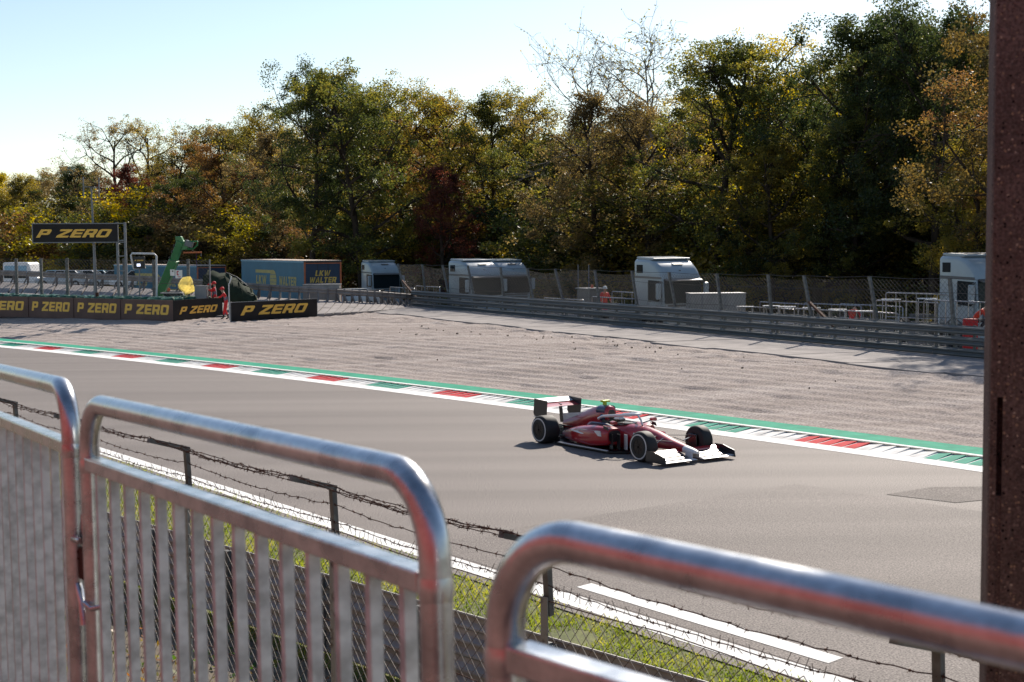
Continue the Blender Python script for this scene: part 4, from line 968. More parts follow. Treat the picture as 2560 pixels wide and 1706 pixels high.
tub = MB().loft([ring(.95, 0, .256, .119, .611, top=.82), ring(.55, 0, .32, .07, .635, top=.85), ring(.1, 0, .37, .05, .60, top=.9), ring(-.4, 0, .40, .05, .62, top=.85), ring(-.9, 0, .36, .05, .60, top=.6)]).build('survival_cell', P_RED, car, smooth=50)
mb = MB(); mb.loft([[(.5, -.0, .637), (.5, .0, .637), (.5, .0, .6), (.5, -.0, .6)], [(.38, -.2, .648), (.38, .2, .648), (.38, .2, .58), (.38, -.2, .58)], [(-.1, -.26, .642), (-.1, .26, .642), (-.1, .26, .57), (-.1, -.26, .57)], [(-.34, -.24, .66), (-.34, .24, .66), (-.34, .24, .58), (-.34, -.24, .58)]]); mb.build('cockpit_opening', P_CARB, tub)
MB().loft([ring(-.30, 0, .14, .55, .90, 3), ring(-.36, 0, .165, .50, .965, 3), ring(-.62, 0, .175, .45, .965, 2.6, top=.7), ring(-1.0, 0, .15, .40, .86, 2.4, top=.5), ring(-1.5, 0, .11, .30, .66, 2.2, top=.4), ring(-2.1, 0, .055, .28, .46, 2)]).build('engine_cover', P_RED, car, smooth=50)
MB().loft([ring(-.295, 0, .10, .66, .87, 3, 14), ring(-.315, 0, .11, .65, .88, 3, 14)]).build('air_intake', P_CARB, car)
MB().prism([(-.95, .83), (-1.5, .70), (-2.15, .62), (-2.2, .40), (-1.5, .5), (-.95, .7)], lambda x, z: (x, -.008, z), lambda x, z: (x, .008, z)).build('engine_fin', P_WHT, car)
for s in (-1, 1):
    sp = MB().loft([ring(.42, s * .50, .20, .20, .55, 3.2), ring(.30, s * .54, .24, .16, .585, 3.2), ring(-.2, s * .53, .255, .09, .575, 3), ring(-.8, s * .46, .23, .08, .50, 2.8), ring(-1.35, s * .32, .16, .08, .38, 2.5), ring(-1.8, s * .20, .09, .08, .27, 2.2)]).build('sidepod', P_RED, car, smooth=50)
    MB().loft([ring(.428, s * .50, .165, .25, .51, 3.4, 14), ring(.40, s * .50, .165, .25, .51, 3.4, 14)]).build('inlet', P_CARB, sp)
    mb = MB(); mb.prism([(.30, .38), (.26, .50), (-.5, .47), (-.95, .38), (-.5, .36)], lambda x, z: (x, s * (.545 + .23 * (1 - max(0, (-x - .1) / 1.45) ** 1.3)) , z), lambda x, z: (x, s * (.545 + .23 * (1 - max(0, (-x - .1) / 1.45) ** 1.3) + .012), z)); mb.build('side_flash', P_WHT, sp)
    for k in range(3): MB().box((.72 - .13 * k, s * (.42 + .10 * k), .27), (.16, .012, .34), rz=s * .25).build('barge_board', P_CARB if k else P_WHT, car)
    mb = MB(); mb.tube([(.45, s * .30, .62), (.50, s * .56, .68)], .014, 6); mb.build('mirror_stalk', P_CARB, car)
    MB().loft([ring(.46, s * .58, .085, .65, .73, 3, 10), ring(.54, s * .58, .075, .655, .725, 3, 10)]).build('mirror', P_RED, car, smooth=50)
MB().slab([(.95, -.16), (.95, .16), (.7, .5), (.5, .76), (-1.45, .76), (-1.5, .62), (-2.05, .50), (-2.05, -.50), (-1.5, -.62), (-1.45, -.76), (.5, -.76), (.7, -.5)], .035, .062).build('floor', P_CARB, car)
for s in (-1, 1): MB().box((-.45, s * .73, .073), (1.8, .05, .02)).build('floor_edge', P_WHT, car)
# halo
mb = MB(); pts = []
for k in range(13):
    a = PI * (k / 12 - .5); pts.append((.10 + .52 * math.cos(a) if True else 0, .31 * math.sin(a), .80 + .05 * math.cos(a)))
pts = [(-.42, -.29, .68), (-.25, -.315, .75)] + pts[1:-1] + [(-.25, .315, .75), (-.42, .29, .68)]
mb.tube(pts, .032, 8); mb.tube([(.62, 0, .85), (.74, 0, .74), (.80, 0, .62)], .022, 8); mb.build('halo', P_WHT, car, smooth=60)
mb = MB(); mb.box((-.55, 0, 1.0), (.10, .05, .08)); mb.box((-.53, 0, 1.055), (.10, .22, .045)); mb.build('onboard_camera', P_LIME, car, bevel=.01)
# wings
def foil(x0, x1, y0, y1, zl, zt, th=.025):
    mb = MB(); pr = [(x0, zl), (x0 + (x1 - x0) * .3, zl + th * .6 + (zt - zl) * .12), (x0 + (x1 - x0) * .65, (zl * .45 + zt * .55) + th * .3), (x1, zt), (x0 + (x1 - x0) * .65, zl * .48 + zt * .52 - th * .5), (x0 + (x1 - x0) * .3, zl + (zt - zl) * .08 - th * .6)]
    mb.prism(pr, lambda x, z: (x, y0, z), lambda x, z: (x, y1, z)); return mb
for s in (-1, 1):
    for k, (x0, x1, zl, zt, m) in enumerate(((2.72, 2.48, .085, .10, P_WHT), (2.52, 2.34, .115, .15, P_CARB), (2.38, 2.22, .155, .205, P_CARB), (2.26, 2.13, .20, .255, P_RED))):
        foil(x0 - (.0), x1, s * (.10 if k == 0 else .16), s * .985, zl, zt).build('front_wing_element', m, car)
    MB().prism([(2.74, .05), (2.70, .20), (2.35, .285), (2.10, .285), (2.08, .06)], lambda x, z: (x, s * .985, z), lambda x, z: (x, s * 1.0, z)).build('front_wing_endplate', P_CARB, car)
    MB().box((2.45, s * .10, .15), (.22, .014, .12)).build('wing_pylon', P_WHT, car)
    MB().prism([(-2.15, .38), (-2.10, .95), (-2.62, .97), (-2.66, .62), (-2.45, .30)], lambda x, z: (x, s * .505, z), lambda x, z: (x, s * .52, z)).build('rear_wing_endplate', P_CARB, car)
foil(-2.14, -2.48, -.505, .505, .80, .87, .03).build('rear_wing_plane', P_RED, car); foil(-2.42, -2.60, -.505, .505, .88, .965, .02).build('rear_wing_flap', P_WHT, car)
MB().prism([(-2.12, .40), (-2.22, .84), (-2.32, .85), (-2.26, .40)], lambda x, z: (x, -.012, z), lambda x, z: (x, .012, z)).build('rear_wing_pylon', P_CARB, car)
MB().box((-2.2, 0, .24), (.36, .16, .16), taper=.7).build('crash_structure', P_CARB, car)
MB().prism([(-1.75, .05), (-2.4, .28), (-2.42, .26), (-1.78, .04)], lambda x, z: (x, -.5, z), lambda x, z: (x, .5, z)).build('diffuser', P_CARB, car)
# wheels
def wheel_f1(x, y, w, rad=.33):
    s = 1 if y > 0 else -1; h = w / 2
    o = empty('wheel', (x, y, rad)); o.parent = car
    MB().lathe([(.17, -h), (.24, -h), (rad - .03, -h + .01), (rad - .006, -h + .04), (rad, -h + .07), (rad, h - .07), (rad - .006, h - .04), (rad - .03, h - .01), (.24, h), (.17, h)], (0, 0, 0), 36, 'Y', closed=True).build('tyre', M_RUB, o, smooth=40)
    MB().lathe([(.02, .03), (.06, .03), (.09, .0), (.165, .015), (.172, .04), (.172, -.03), (.02, -.03)], (0, s * (h - .04) if s > 0 else -(h - .04), 0), 30, 'Y', closed=True).build('rim', P_RIM, o, smooth=40)
    MB().lathe([(.245, 0), (.275, -.0015 * s), (.275, -.004 * s), (.245, -.004 * s)], (0, s * (h + .002), 0), 36, 'Y', closed=True).build('sidewall_band', mat('white_tyre_marking', (.65, .62, .6), .6), o)
    mb = MB()
    for k in range(7):
        a = 2 * PI * k / 7; mb.bar((.03 * math.cos(a), s * (h - .01), .03 * math.sin(a)), (.165 * math.cos(a + .2), s * (h - .015), .165 * math.sin(a + .2)), .025, .018, up=(0, 1, 0))
    mb.build('spokes', P_RIM, o)
for s in (-1, 1):
    wheel_f1(FA, s * .80, .30); wheel_f1(RA, s * .775, .40)
    mb = MB()
    for (x, z, xi, zi) in ((FA + .02, .20, FA + .28, .22), (FA + .02, .20, FA - .30, .20), (FA, .45, FA + .2, .40), (FA, .45, FA - .35, .46), (FA - .02, .24, FA - .1, .44)): mb.bar((x, s * .66, z), (xi, s * .15, zi), .035, .012)
    mb.build('front_suspension', P_CARB, car)
    mb = MB()
    for (x, z, xi, zi) in ((RA, .18, RA + .45, .16), (RA, .18, RA - .05, .15), (RA, .47, RA + .4, .36), (RA, .47, RA - .02, .34), (RA, .33, RA, .28)): mb.bar((x, s * .60, z), (xi, s * .12, zi), .04, .016)
    mb.build('rear_suspension', P_CARB, car)
for s in (-1, 1):      # small aero parts
    MB().box((FA, s * .62, .34), (.26, .05, .30)).build('brake_duct', P_CARB, car, bevel=.02); MB().box((RA, s * .56, .34), (.24, .05, .30)).build('brake_duct', P_CARB, car, bevel=.02)
    MB().prism([(.20, .56), (-.1, .62), (-.55, .60), (-.7, .52), (-.3, .56)], lambda x, z: (x, s * .30, z), lambda x, z: (x, s * .40, z)).build('cockpit_side', P_NAVY, car, bevel=.02)
    for k in range(3): MB().box((-2.60 + .0 * k, s * (.514), .40 + .07 * k), (.10, .02, .02)).build('endplate_louvre', P_WHT, car)
    MB().prism([(.46, .52), (.30, .545), (.28, .62), (.42, .60)], lambda x, z: (x, s * .70, z), lambda x, z: (x, s * .715, z)).build('sidepod_vane', P_CARB, car)
    MB().box((-.9, s * .60, .30), (.55, .012, .10), rz=s * .28).build('side_stripe', P_NAVY, car)
    MB().box((-1.62, s * .62, .12), (.30, .012, .12)).build('floor_winglet', P_CARB, car); MB().box((1.05, s * .34, .47), (.30, .012, .05), rz=s * -.1).build('nose_stripe', P_WHT, car)
MB().box((-2.42, 0, .30), (.05, .10, .12)).build('rain_light', mat('rain_light_red', (.5, .02, .02), .3), car, bevel=.01)
MB().loft([ring(-.36, 0, .167, .74, .967, 3), ring(-.62, 0, .177, .74, .967, 2.6, top=.7), ring(-.66, 0, .176, .74, .958, 2.6, top=.7)]).build('airbox_band', P_NAVY, car, smooth=50)
MB().tube([(1.1, .0, .60), (1.08, 0, .74)], .008, 5).build('antenna', P_CARB, car)
MB().loft([ring(-.34, 0, .20, .60, .76, 3, 14), ring(-.46, 0, .22, .58, .80, 3, 14)]).build('headrest', P_NAVY, car, smooth=50)
# driver
drv = empty('person', tuple(car.matrix_basis @ Vector((-.02, 0, .45))), hang, 'racing driver in a pale helmet sitting low in the racing car', 'person')
drv.location = Vector((cpos.x, cpos.y, 0)) + Vector((math.cos(hang) * -.02, math.sin(hang) * -.02, .45))
MB().loft([ring(-.12, 0, .17, .0, .1, 2.4, 16), ring(-.05, 0, .2, -.02, .16, 2.4, 16), ring(.04, 0, .17, .0, .13, 2.4, 16)]).build('shoulders', P_NAVY, drv, smooth=60)
hel = MB().lathe([(.001, -.02), (.06, -.02), (.115, .03), (.135, .10), (.128, .17), (.095, .235), (.045, .268), (.001, .275)], (0, 0, .08), 20).build('helmet', P_WHT, drv, smooth=80)
MB().lathe([(.138, .09), (.1385, .14), (.134, .165)], (.004, 0, .08), 20).build('visor', mat('dark_visor', (.015, .015, .02), .08), hel, smooth=80)

# ================================================================== TRUCK CABS
T_PAINT = mat('truck_silver_white_paint', (0.33, 0.39, 0.42), 0.28, col2=(0.28, 0.335, 0.365), scale=1.5, coat=.5)
T_GREY = mat('truck_grey_trim', (0.12, 0.12, 0.12), 0.5, col2=(0.1, 0.1, 0.1))
T_GLASS = glass('truck_glass')
def truck_proto():
    """local: x forward, y left, z up; front bumper at x = 0"""
    root = empty('truck', (0, 0, 0)); W = 1.23
    def sec(x, z0, z1, w, rr=.16, n=4): return [(x, a, b) for a, b in rrect(0, (z0 + z1) / 2, 2 * w, z1 - z0, rr, n)]
    body = MB().loft([sec(-2.28, .95, 3.78, W), sec(-2.2, .92, 3.82, W + .01), sec(-1.2, .92, 3.80, W + .01, .18), sec(-.75, .92, 3.66, W, .22), sec(-.38, .92, 3.38, W - .01, .26), sec(-.16, .92, 3.02, W - .02, .2), sec(-.10, .92, 2.80, W - .03, .16), sec(.0, .92, 1.55, W - .03, .12)]).build('cab', T_PAINT, root, smooth=35)
    # windscreen, sun visor, side glass
    mb = MB(); mb.prism([(-.085, 2.82), (.0, 1.66), (.025, 1.66), (-.055, 2.84)], lambda x, z: (x + .014, -1.14, z), lambda x, z: (x + .014, 1.14, z)); mb.build('windscreen', T_GLASS, body)
    mb = MB(); mb.prism([(-.09, 2.86), (.16, 2.78), (.17, 2.73), (-.05, 2.78)], lambda x, z: (x, -1.1, z), lambda x, z: (x, 1.1, z)); mb.build('sun_visor', T_GREY, body)
    for s in (-1, 1):
        mb = MB(); mb.prism([(-.20, 2.74), (-.10, 1.95), (-.35, 1.74), (-1.16, 1.80), (-1.16, 2.78)], lambda x, z: (x, s * (W + .012), z), lambda x, z: (x, s * (W + .03), z)); mb.build('side_window', T_GLASS, body)
        mb = MB(); mb.prism([(-2.1, 3.52), (-1.62, 3.52), (-1.62, 3.12), (-2.1, 3.12)], lambda x, z: (x, s * (W + .012), z), lambda x, z: (x, s * (W + .03), z)); mb.build('roof_window', T_GLASS, body)
        mb = MB(); mb.prism([(-2.24, 2.98), (-.16, 2.93), (-.16, 2.84), (-2.24, 2.87)], lambda x, z: (x, s * (W + .008), z), lambda x, z: (x, s * (W + .022), z)); mb.build('trim_strip', T_GREY, body)
        for x in (-1.20, -.17): MB().box((x, s * (W + .012), 1.85), (.018, .012, 1.75)).build('door_seam', T_GREY, body)
        MB().box((-1.05, s * (W + .03), 1.75), (.22, .03, .05)).build('door_handle', T_GREY, body)
        mr = MB().box((-.05, s * (W + .26), 2.25), (.16, .24, .78)).build('mirror', T_PAINT if s < 0 else T_PAINT, root, bevel=.04); MB().box((-.135, s * (W + .26), 2.25), (.012, .2, .70)).build('mirror_glass', glass('mirror_glass', (.5, .5, .5), .05), mr)
        MB().tube([(-.1, s * W, 2.72), (-.05, s * (W + .2), 2.68)], .025, 6).build('mirror_arm', T_GREY, mr)
        mb = MB(); mb.lathe([(.3, -.15), (.50, -.15), (.52, -.1), (.52, .1), (.50, .15), (.3, .15)], (-1.35, s * 1.02, .52), 20, 'Y', closed=True); w = mb.build('wheel', M_RUB, root, smooth=40); MB().lathe([(.02, 0), (.18, .02), (.29, .06), (.30, -.06)], (-1.35, s * 1.1, .52), 18, 'Y').build('hub', M_GALV, w)
        MB().lathe([(.60, -.2), (.66, -.2), (.66, .2), (.60, .2)], (-1.35, s * 1.06, .55), 22, 'Y', closed=True).build('wheel_arch', T_GREY, root)
        hl = MB().box((.03, s * .92, .88), (.12, .40, .22)).build('headlight', glass('lamp_glass', (.45, .45, .44), .15), root, bevel=.03)
        mb = MB(); mb.lathe([(.25, -.15), (.50, -.15), (.52, 0), (.50, .15), (.25, .15)], (-4.9, s * .98, .52), 18, 'Y', closed=True); mb.build('wheel', M_RUB, root, smooth=40)
    mb = MB(); mb.prism([(-1.95, 3.78), (-.92, 3.76), (-.86, 3.82), (-.9, 3.86), (-2.2, 3.92), (-2.24, 3.84)], lambda x, z: (x, -1.16, z), lambda x, z: (x, 1.16, z)); mb.build('roof_deflector', T_PAINT, root, bevel=.03)
    m_ = Matrix.Rotation(.33, 3, 'Y'); MB().box((-.70, .1, 3.60), (.42, .62, .03), m=m_).build('roof_hatch', T_GREY, body)
    m_ = Matrix.Rotation(.8, 3, 'Y'); MB().box((-.27, 0, 3.24), (.06, .1, .02), m=m_).build('roof_badge', T_GREY, body)
    MB().box((.06, 0, .62), (.32, 2.42, .62)).build('bumper', T_PAINT, root, bevel=.06)
    g = MB().box((.02, 0, 1.28), (.06, 1.9, .62)).build('grille', T_GREY, root, bevel=.02)
    for k in range(3): MB().box((.06, 0, 1.10 + .18 * k), (.03, 1.8, .05)).build('grille_slat', T_PAINT, g)
    MB().box((-.02, 0, 1.66), (.05, 2.1, .05)).build('wiper_cowl', T_GREY, root)
    MB().box((-3.6, 0, .72), (4.4, .85, .28)).build('chassis', T_GREY, root); MB().box((-3.9, -1.0, .6), (1.3, .45, .5)).build('fuel_tank', M_GALV, root, bevel=.08)
    MB().box((-4.9, 0, 1.15), (.9, .7, .12)).build('fifth_wheel', T_GREY, root)
    return root
tp = truck_proto(); tp_used = [False]
def put_truck(x, ycheck, d, z0, phi, label, sc=1.0):
    o = tp if not tp_used[0] else copy_tree(tp); tp_used[0] = True
    p = D(x, 800, d); view = math.atan2(p.x, p.y)
    # heading: towards the camera, swung phi to picture right
    a = -PI / 2 + phi - view; a = math.atan2(-p.y, -p.x) + phi
    o.location = (p.x, p.y, z0); o.rotation_euler = (0, 0, a); o.scale = (sc, sc, sc); tag(o, label, 'truck', 'truck cabs parked behind the guardrail'); return o
put_truck(1708, 0, 69.5, .10, R(39), 'silver truck cab with roof hatch, standing alone in the middle behind the debris fence')
put_truck(1218, 0, 88, -.12, R(38), 'front one of the two overlapping truck cabs')
put_truck(1290, 0, 95, -.22, R(36), 'hinder one of the two overlapping truck cabs, mostly hidden')
put_truck(968, 0, 115, -.45, R(24), 'leftmost silver truck cab, near the dark bare trunk')
put_truck(2502, 0, 58.0, .28, R(42), 'truck cab half hidden by the concrete pillar')

# ================================================================== TRAILERS
C_BLUE = mat('blue_tarpaulin', (0.012, 0.135, 0.215), 0.6, col2=(0.009, 0.105, 0.17), scale=.8, bump=.15, bscale=3, bdist=.05)
C_DBLUE = mat('dark_blue_door', (0.006, 0.03, 0.07), 0.45, col2=(0.005, 0.024, 0.058), scale=2)
C_ORNG = mat('orange_frame_paint', (0.42, 0.12, 0.04), 0.5, col2=(0.3, 0.08, 0.03))
C_ROOF = mat('dusty_trailer_roof', (0.52, 0.42, 0.34), 0.85, col2=(0.40, 0.32, 0.26), scale=1)
def trailer_proto():
    """x forward; rear face at x = 0, body runs to x = +13.5"""
    r = empty('trailer'); W = 1.26; Lt = 13.5
    MB().box((Lt / 2, 0, 2.52), (Lt - .1, 2 * W - .04, 2.80)).build('side_curtain', C_BLUE, r)
    MB().box((Lt / 2, 0, 3.955), (Lt, 2 * W, .05)).build('roof', C_ROOF, r)
    for s in (-1, 1): MB().box((Lt / 2, s * (W - .03), 3.89), (Lt - .002, .07, .10)).build('roof_rail', mat('light_blue_rail', (.10, .30, .42), .5), r); MB().box((Lt / 2, s * (W - .03), 1.06), (Lt, .06, .14)).build('side_rail', C_ORNG, r)
    dr = MB().box((-.02, 0, 2.50), (.04, 2 * W - .24, 2.66)).build('rear_doors', C_DBLUE, r)
    mb = MB(); mb.box((-.03, W - .06, 2.45), (.07, .10, 2.85)); mb.box((-.03, -W + .06, 2.45), (.07, .10, 2.85)); mb.box((-.028, 0, 3.80), (.07, 2 * W - .02, .055)); mb.box((-.03, 0, 1.08), (.075, 2 * W, .14)); mb.build('rear_frame', C_ORNG, r)
    MB().box((-.02, 0, 3.885), (.08, 2 * W, .10)).build('rear_header', M_DARK, r)
    link('lettering', text_mesh('LKW', .36, 1.05, .25, m=M_YEL2), dr, None, (-.046, .0, 3.17), (PI / 2, 0, -PI / 2)); link('lettering', text_mesh('WALTER', .36, 1.85, .25, m=M_YEL2), dr, None, (-.046, 0, 2.74), (PI / 2, 0, -PI / 2))
    for y in (-.35, .35): MB().tube([(-.055, y, 1.2), (-.055, y, 3.75)], .014, 6).build('lock_bar', M_DARK, dr)
    # emblem on the side: two bars, a globe and the name
    s = 1; y = W - .015
    lg = empty('side_emblem', (6.0, y, 2.62)); lg.scale = (1, .62, 1); lg.parent = r; lg.rotation_euler = (PI / 2, 0, PI)
    e_m = mat('faded_yellow_print', (0.42, 0.36, 0.12), 0.7, col2=(0.33, 0.29, 0.10), scale=2)
    mb = MB(); mb.slab([(-4.1, .75), (-.5, .75), (-.35, 1.1), (-4.1, 1.1)], 0, .004); mb.slab([(.3, -1.12), (4.5, -1.12), (4.5, -.78), (.2, -.78)], 0, .004); mb.build('stripe', e_m, lg)
    mb = MB(); mb.slab([(.72 * math.cos(a_ * PI / 16) - .25, 1.12 * math.sin(a_ * PI / 16)) for a_ in range(32)], 0, .003); gl = mb.build('globe', e_m, lg)
    mb = MB()
    for yy in (-.62, -.2, .2, .62): mb.box((-.25, yy, .006), (1.286 * math.sqrt(1.12 ** 2 - yy ** 2) - .1, .05, .004))
    mb.build('globe_line', C_BLUE, gl)
    link('lettering', text_mesh('LKW', .95, 2.35, .1, m=e_m), lg, None, (-2.85, 0, .003)); link('lettering', text_mesh('WALTER', .95, 3.5, .1, m=e_m), lg, None, (2.75, 0, .003))
    for k in range(3):
        for s in (-1, 1): MB().lathe([(.28, -.17), (.50, -.17), (.52, 0), (.50, .17), (.28, .17)], (2.2 + 1.3 * k, s * 1.05, .52), 16, 'Y', closed=True).build('wheel', M_RUB, r, smooth=40)
    MB().box((Lt / 2, 0, .9), (Lt - .4, 1.2, .22)).build('chassis', M_DARK, r); MB().box((-.02, 0, .55), (.10, 2.3, .14)).build('underrun_bar', M_GALV, r)
    for s in (-1, 1): MB().box((11, s * .8, .4), (.12, .12, .8)).build('landing_leg', M_DARK, r)
    return r
tr1 = trailer_proto(); zr = D(760, 652, 90)
c0 = D(760, 720, 90); c0.z = zr.z - 3.98
phi = R(27.5); ta = PI / 2 + phi
def put_trailer(o, corner, ta):
    fx = Vector((math.cos(ta), math.sin(ta), 0)); ly = Vector((-math.sin(ta), math.cos(ta), 0))
    o.location = corner - ly * 1.26; o.rotation_euler = (0, 0, ta)
put_trailer(tr1, c0, ta); tag(tr1, 'blue curtain-side trailer with yellow lettering and sunlit roof', 'trailer', 'lorry trailers by the wood')
tr2 = copy_tree(tr1); c1 = D(492, 700, 107); c1.z = D(492, 664, 107).z - 3.98; put_trailer(tr2, c1, PI / 2 + R(42)); tag(tr2, 'further trailer with dusty roof behind the green crane arm', 'trailer', 'lorry trailers by the wood')

# ================================================================== PARKED CARS
def car_proto():
    r = empty('parked_car'); W = .86
    def sec(x, zt, w, zb=.28): return [(x, -w, zb), (x, -w * 1.02, .62), (x, -w * .94, zt), (x, w * .94, zt), (x, w * 1.02, .62), (x, w, zb)]
    b = MB().loft([sec(2.1, .62, .62, .35), sec(1.95, .74, .8), sec(1.1, .90, W), sec(0, .93, W), sec(-1.4, .95, W), sec(-1.98, .92, .78), sec(-2.1, .70, .7, .35)]).build('body', mat('car_white_body', (.62, .64, .66), .3, coat=.6), r, smooth=35, bevel=.04)
    MB().loft([[(1.0, -.74, .90), (.35, -.60, 1.38), (.35, .60, 1.38), (1.0, .74, .90)], [(.99, -.74, .90), (.3, -.6, 1.40), (.3, .6, 1.40), (.99, .74, .90)], [(-1.75, -.74, .92), (-1.15, -.6, 1.40), (-1.15, .6, 1.40), (-1.75, .74, .92)], [(-1.78, -.74, .92), (-1.2, -.60, 1.38), (-1.2, .60, 1.38), (-1.78, .74, .92)]]).build('windows', T_GLASS, b)
    MB().box((-.42, 0, 1.415), (1.62, 1.2, .05)).build('roof', mat('car_white_body', (.62, .64, .66)), b, bevel=.02)
    for x in (1.3, -1.3):
        for s in (-1, 1): MB().lathe([(.16, -.1), (.30, -.1), (.32, 0), (.30, .1), (.16, .1)], (x, s * .78, .32), 16, 'Y', closed=True).build('wheel', M_RUB, r, smooth=40)
    for s in (-1, 1): MB().box((2.03, s * .55, .66), (.1, .3, .12)).build('headlight', MATS['lamp_glass'], r, bevel=.03)
    for x in (.7, .35, -.4, -1.2): pass
    for s in (-1, 1):
        mb = MB(); mb.bar((.96, s * .74, .91), (.33, s * .605, 1.4), .05, .05); mb.bar((-.3, s * .75, .93), (-.35, s * .61, 1.4), .06, .04); mb.bar((-1.74, s * .74, .93), (-1.18, s * .61, 1.4), .07, .06); mb.build('roof_pillar', MATS['car_white_body'], b)
        MB().box((.72, s * .93, .98), (.1, .16, .11)).build('mirror', MATS['car_white_body'], r, bevel=.02)
    return r
PCOL = [mat('car_paint_%s' % n, c_, .3, coat=.6) for n, c_ in (('white', (.6, .62, .63)), ('silver', (.33, .36, .38)), ('sky_reflection', (.16, .36, .48)), ('black', (.02, .02, .022)), ('grey', (.12, .13, .14)))]  # the blue is the sky's reflection on the roofs, given as body colour
cp = car_proto(); first = [True]
for (x, d, z0, a, ci, lb) in (
    (135, 124, -.15, 185, 2, 'parked car with sky-blue roof nearest the white camper'), (205, 121, -.15, 178, 0, 'pale parked car left of the mast'), (232, 128, -.2, 182, 2, 'parked car half hidden behind the mast'),
    (290, 118, -.15, 176, 1, 'silver parked car behind the ladder frame'), (345, 115, -.15, 184, 0, 'white parked car beside the marshal light panel'), (160, 117, -.15, 180, 1, 'silver parked car behind the rim of the banking'),
    (872, 100, -1.05, 200, 0, 'white parked car with rounded roof right of the blue trailer'), (915, 103, -1.05, 170, 3, 'dark parked car next to the leftmost truck cab')):
    o = cp if first[0] else copy_tree(cp); first[0] = False; p = D(x, 800, d); o.location = (p.x, p.y, z0); o.rotation_euler = (0, 0, R(a)); tag(o, lb, 'car', 'cars parked beyond the banking')
    for ch in [o] + list(o.children_recursive):
        if ch.type == 'MESH' and ch.data.materials and ch.data.materials[0].name.startswith('car_white_body'):
            ch.material_slots[0].link = 'OBJECT'; ch.material_slots[0].material = PCOL[ci]
    if d < 110: o.location.z = D(x, 722 if x < 900 else 725, d).z - 1.44
    else: o.location.z = D(x, 676, d).z - 1.44
# white camper at the left
cv = D(55, 656, 118); cvan = empty('camper_van', (cv.x, cv.y, cv.z - 2.6), R(-6), 'white camper van with a pale blue side near the left picture edge', 'camper van')
mb = MB(); mb.prism([(-1.2, .4), (-1.2, 2.5), (-1.1, 2.6), (.9, 2.6), (1.05, 2.45), (1.25, 1.75), (1.75, 1.35), (1.8, .4)], lambda x, z: (x, -1.0, z), lambda x, z: (x, 1.0, z)); cb = mb.build('body', mat('camper_white', (.75, .76, .77), .35, coat=.4), cvan, bevel=.05)
MB().box((-.1, -1.01, 2.0), (1.9, .03, .65)).build('side_panel', mat('camper_blue', (.22, .42, .56), .3), cb); MB().box((-.1, -1.01, 1.45), (2.0, .03, .30)).build('side_window', T_GLASS, cb)
for x in (-.7, 1.2):
    for s in (-1, 1): MB().lathe([(.16, -.1), (.32, -.1), (.34, 0), (.32, .1), (.16, .1)], (x, s * .95, .34), 16, 'Y', closed=True).build('wheel', M_RUB, cvan, smooth=40)
# ================================================================== GREEN TELEHANDLER
TG = mat('crane_green_paint', (0.02, 0.22, 0.05), 0.4, col2=(0.015, 0.16, 0.04), scale=2, coat=.3)
dt = 83.6; th = empty('telehandler', (D(410, 745, dt).x, dt, .6), 0, 'green telescopic handler with its arm raised behind the tyre wall', 'crane')
def lt(x, y, dy=0): p = D(x, y, dt); return Vector((p.x - th.location.x, dy, p.z - .6))
MB().box((.3, .1, .75), (3.2, 1.9, .55)).build('chassis', TG, th, bevel=.06)
cab_ = MB().box(tuple(lt(437, 752, -.35)), (1.1, .9, 1.1), taper=.86).build('cab', T_GLASS, th, bevel=.05)
MB().box(tuple(lt(436, 732, -.35)), (1.25, 1.0, .08)).build('cab_roof', mat('pale_grey_roof', (.5, .48, .46), .6), cab_, bevel=.02)
MB().lathe([(.001, .2), (.07, .19), (.10, .10), (.10, 0), (.001, 0)], tuple(lt(425, 728, -.35)), 12).build('beacon', mat('orange_beacon', (.7, .12, .03), .3), cab_, smooth=60)
for x in (-1.0, 1.5):
    for s in (-.85, 1.0): MB().lathe([(.25, -.2), (.52, -.2), (.56, -.1), (.56, .1), (.52, .2), (.25, .2)], (x, s, .56), 18, 'Y', closed=True).build('wheel', M_RUB, th, smooth=40)
b0 = lt(396, 742, .2); b1 = lt(436, 650, 0); b2 = lt(453, 604, -.1)
MB().bar(b0, b1, .50, .62, up=(0, 1, 0)).build('boom', TG, th, bevel=.04); MB().bar(b0.lerp(b1, .8), b2, .40, .48, up=(0, 1, 0)).build('boom_extension', TG, th, bevel=.03)
for q in (.12, .45, .78): p = b1.lerp(b2, q); MB().box(tuple(p + Vector((-.26, -.25, 0))), (.08, .08, .14)).build('boom_fitting', M_DARK, th)
pl = [(440, 592), (454, 591), (460, 602), (474, 613), (470, 624), (446, 627), (442, 612)]
mb = MB(); mb.prism([(lt(x, y).x, lt(x, y).z) for x, y in pl], lambda x, z: (x, -.22, z), lambda x, z: (x, .16, z)); hd_ = mb.build('boom_head', TG, th, bevel=.03)
mb = MB(); mb.tube([lt(462, 605, -.2), lt(476, 604, -.2), lt(496, 604, -.2), lt(495, 613, -.2), lt(486, 622, -.2), lt(470, 624, -.2)], .05, 6); mb.build('guard_hoop', TG, hd_, smooth=60)
MB().bar(lt(464, 607, -.1), lt(483, 613, -.1), .3, .36).build('hydraulic_block', mat('grey_hydraulics', (.16, .17, .17), .45, .5), hd_, bevel=.03)
sb_ = empty('lifting_beam', tuple(Vector(th.location) + lt(481, 632, -.1)), 0, 'orange lifting beam hanging from the green crane arm', 'lifting beam')
MB().bar((-.52, 0, 0), (.55, 0, .02), .10, .10).build('beam', mat('orange_beam', (.50, .13, .03), .5), sb_, bevel=.01)
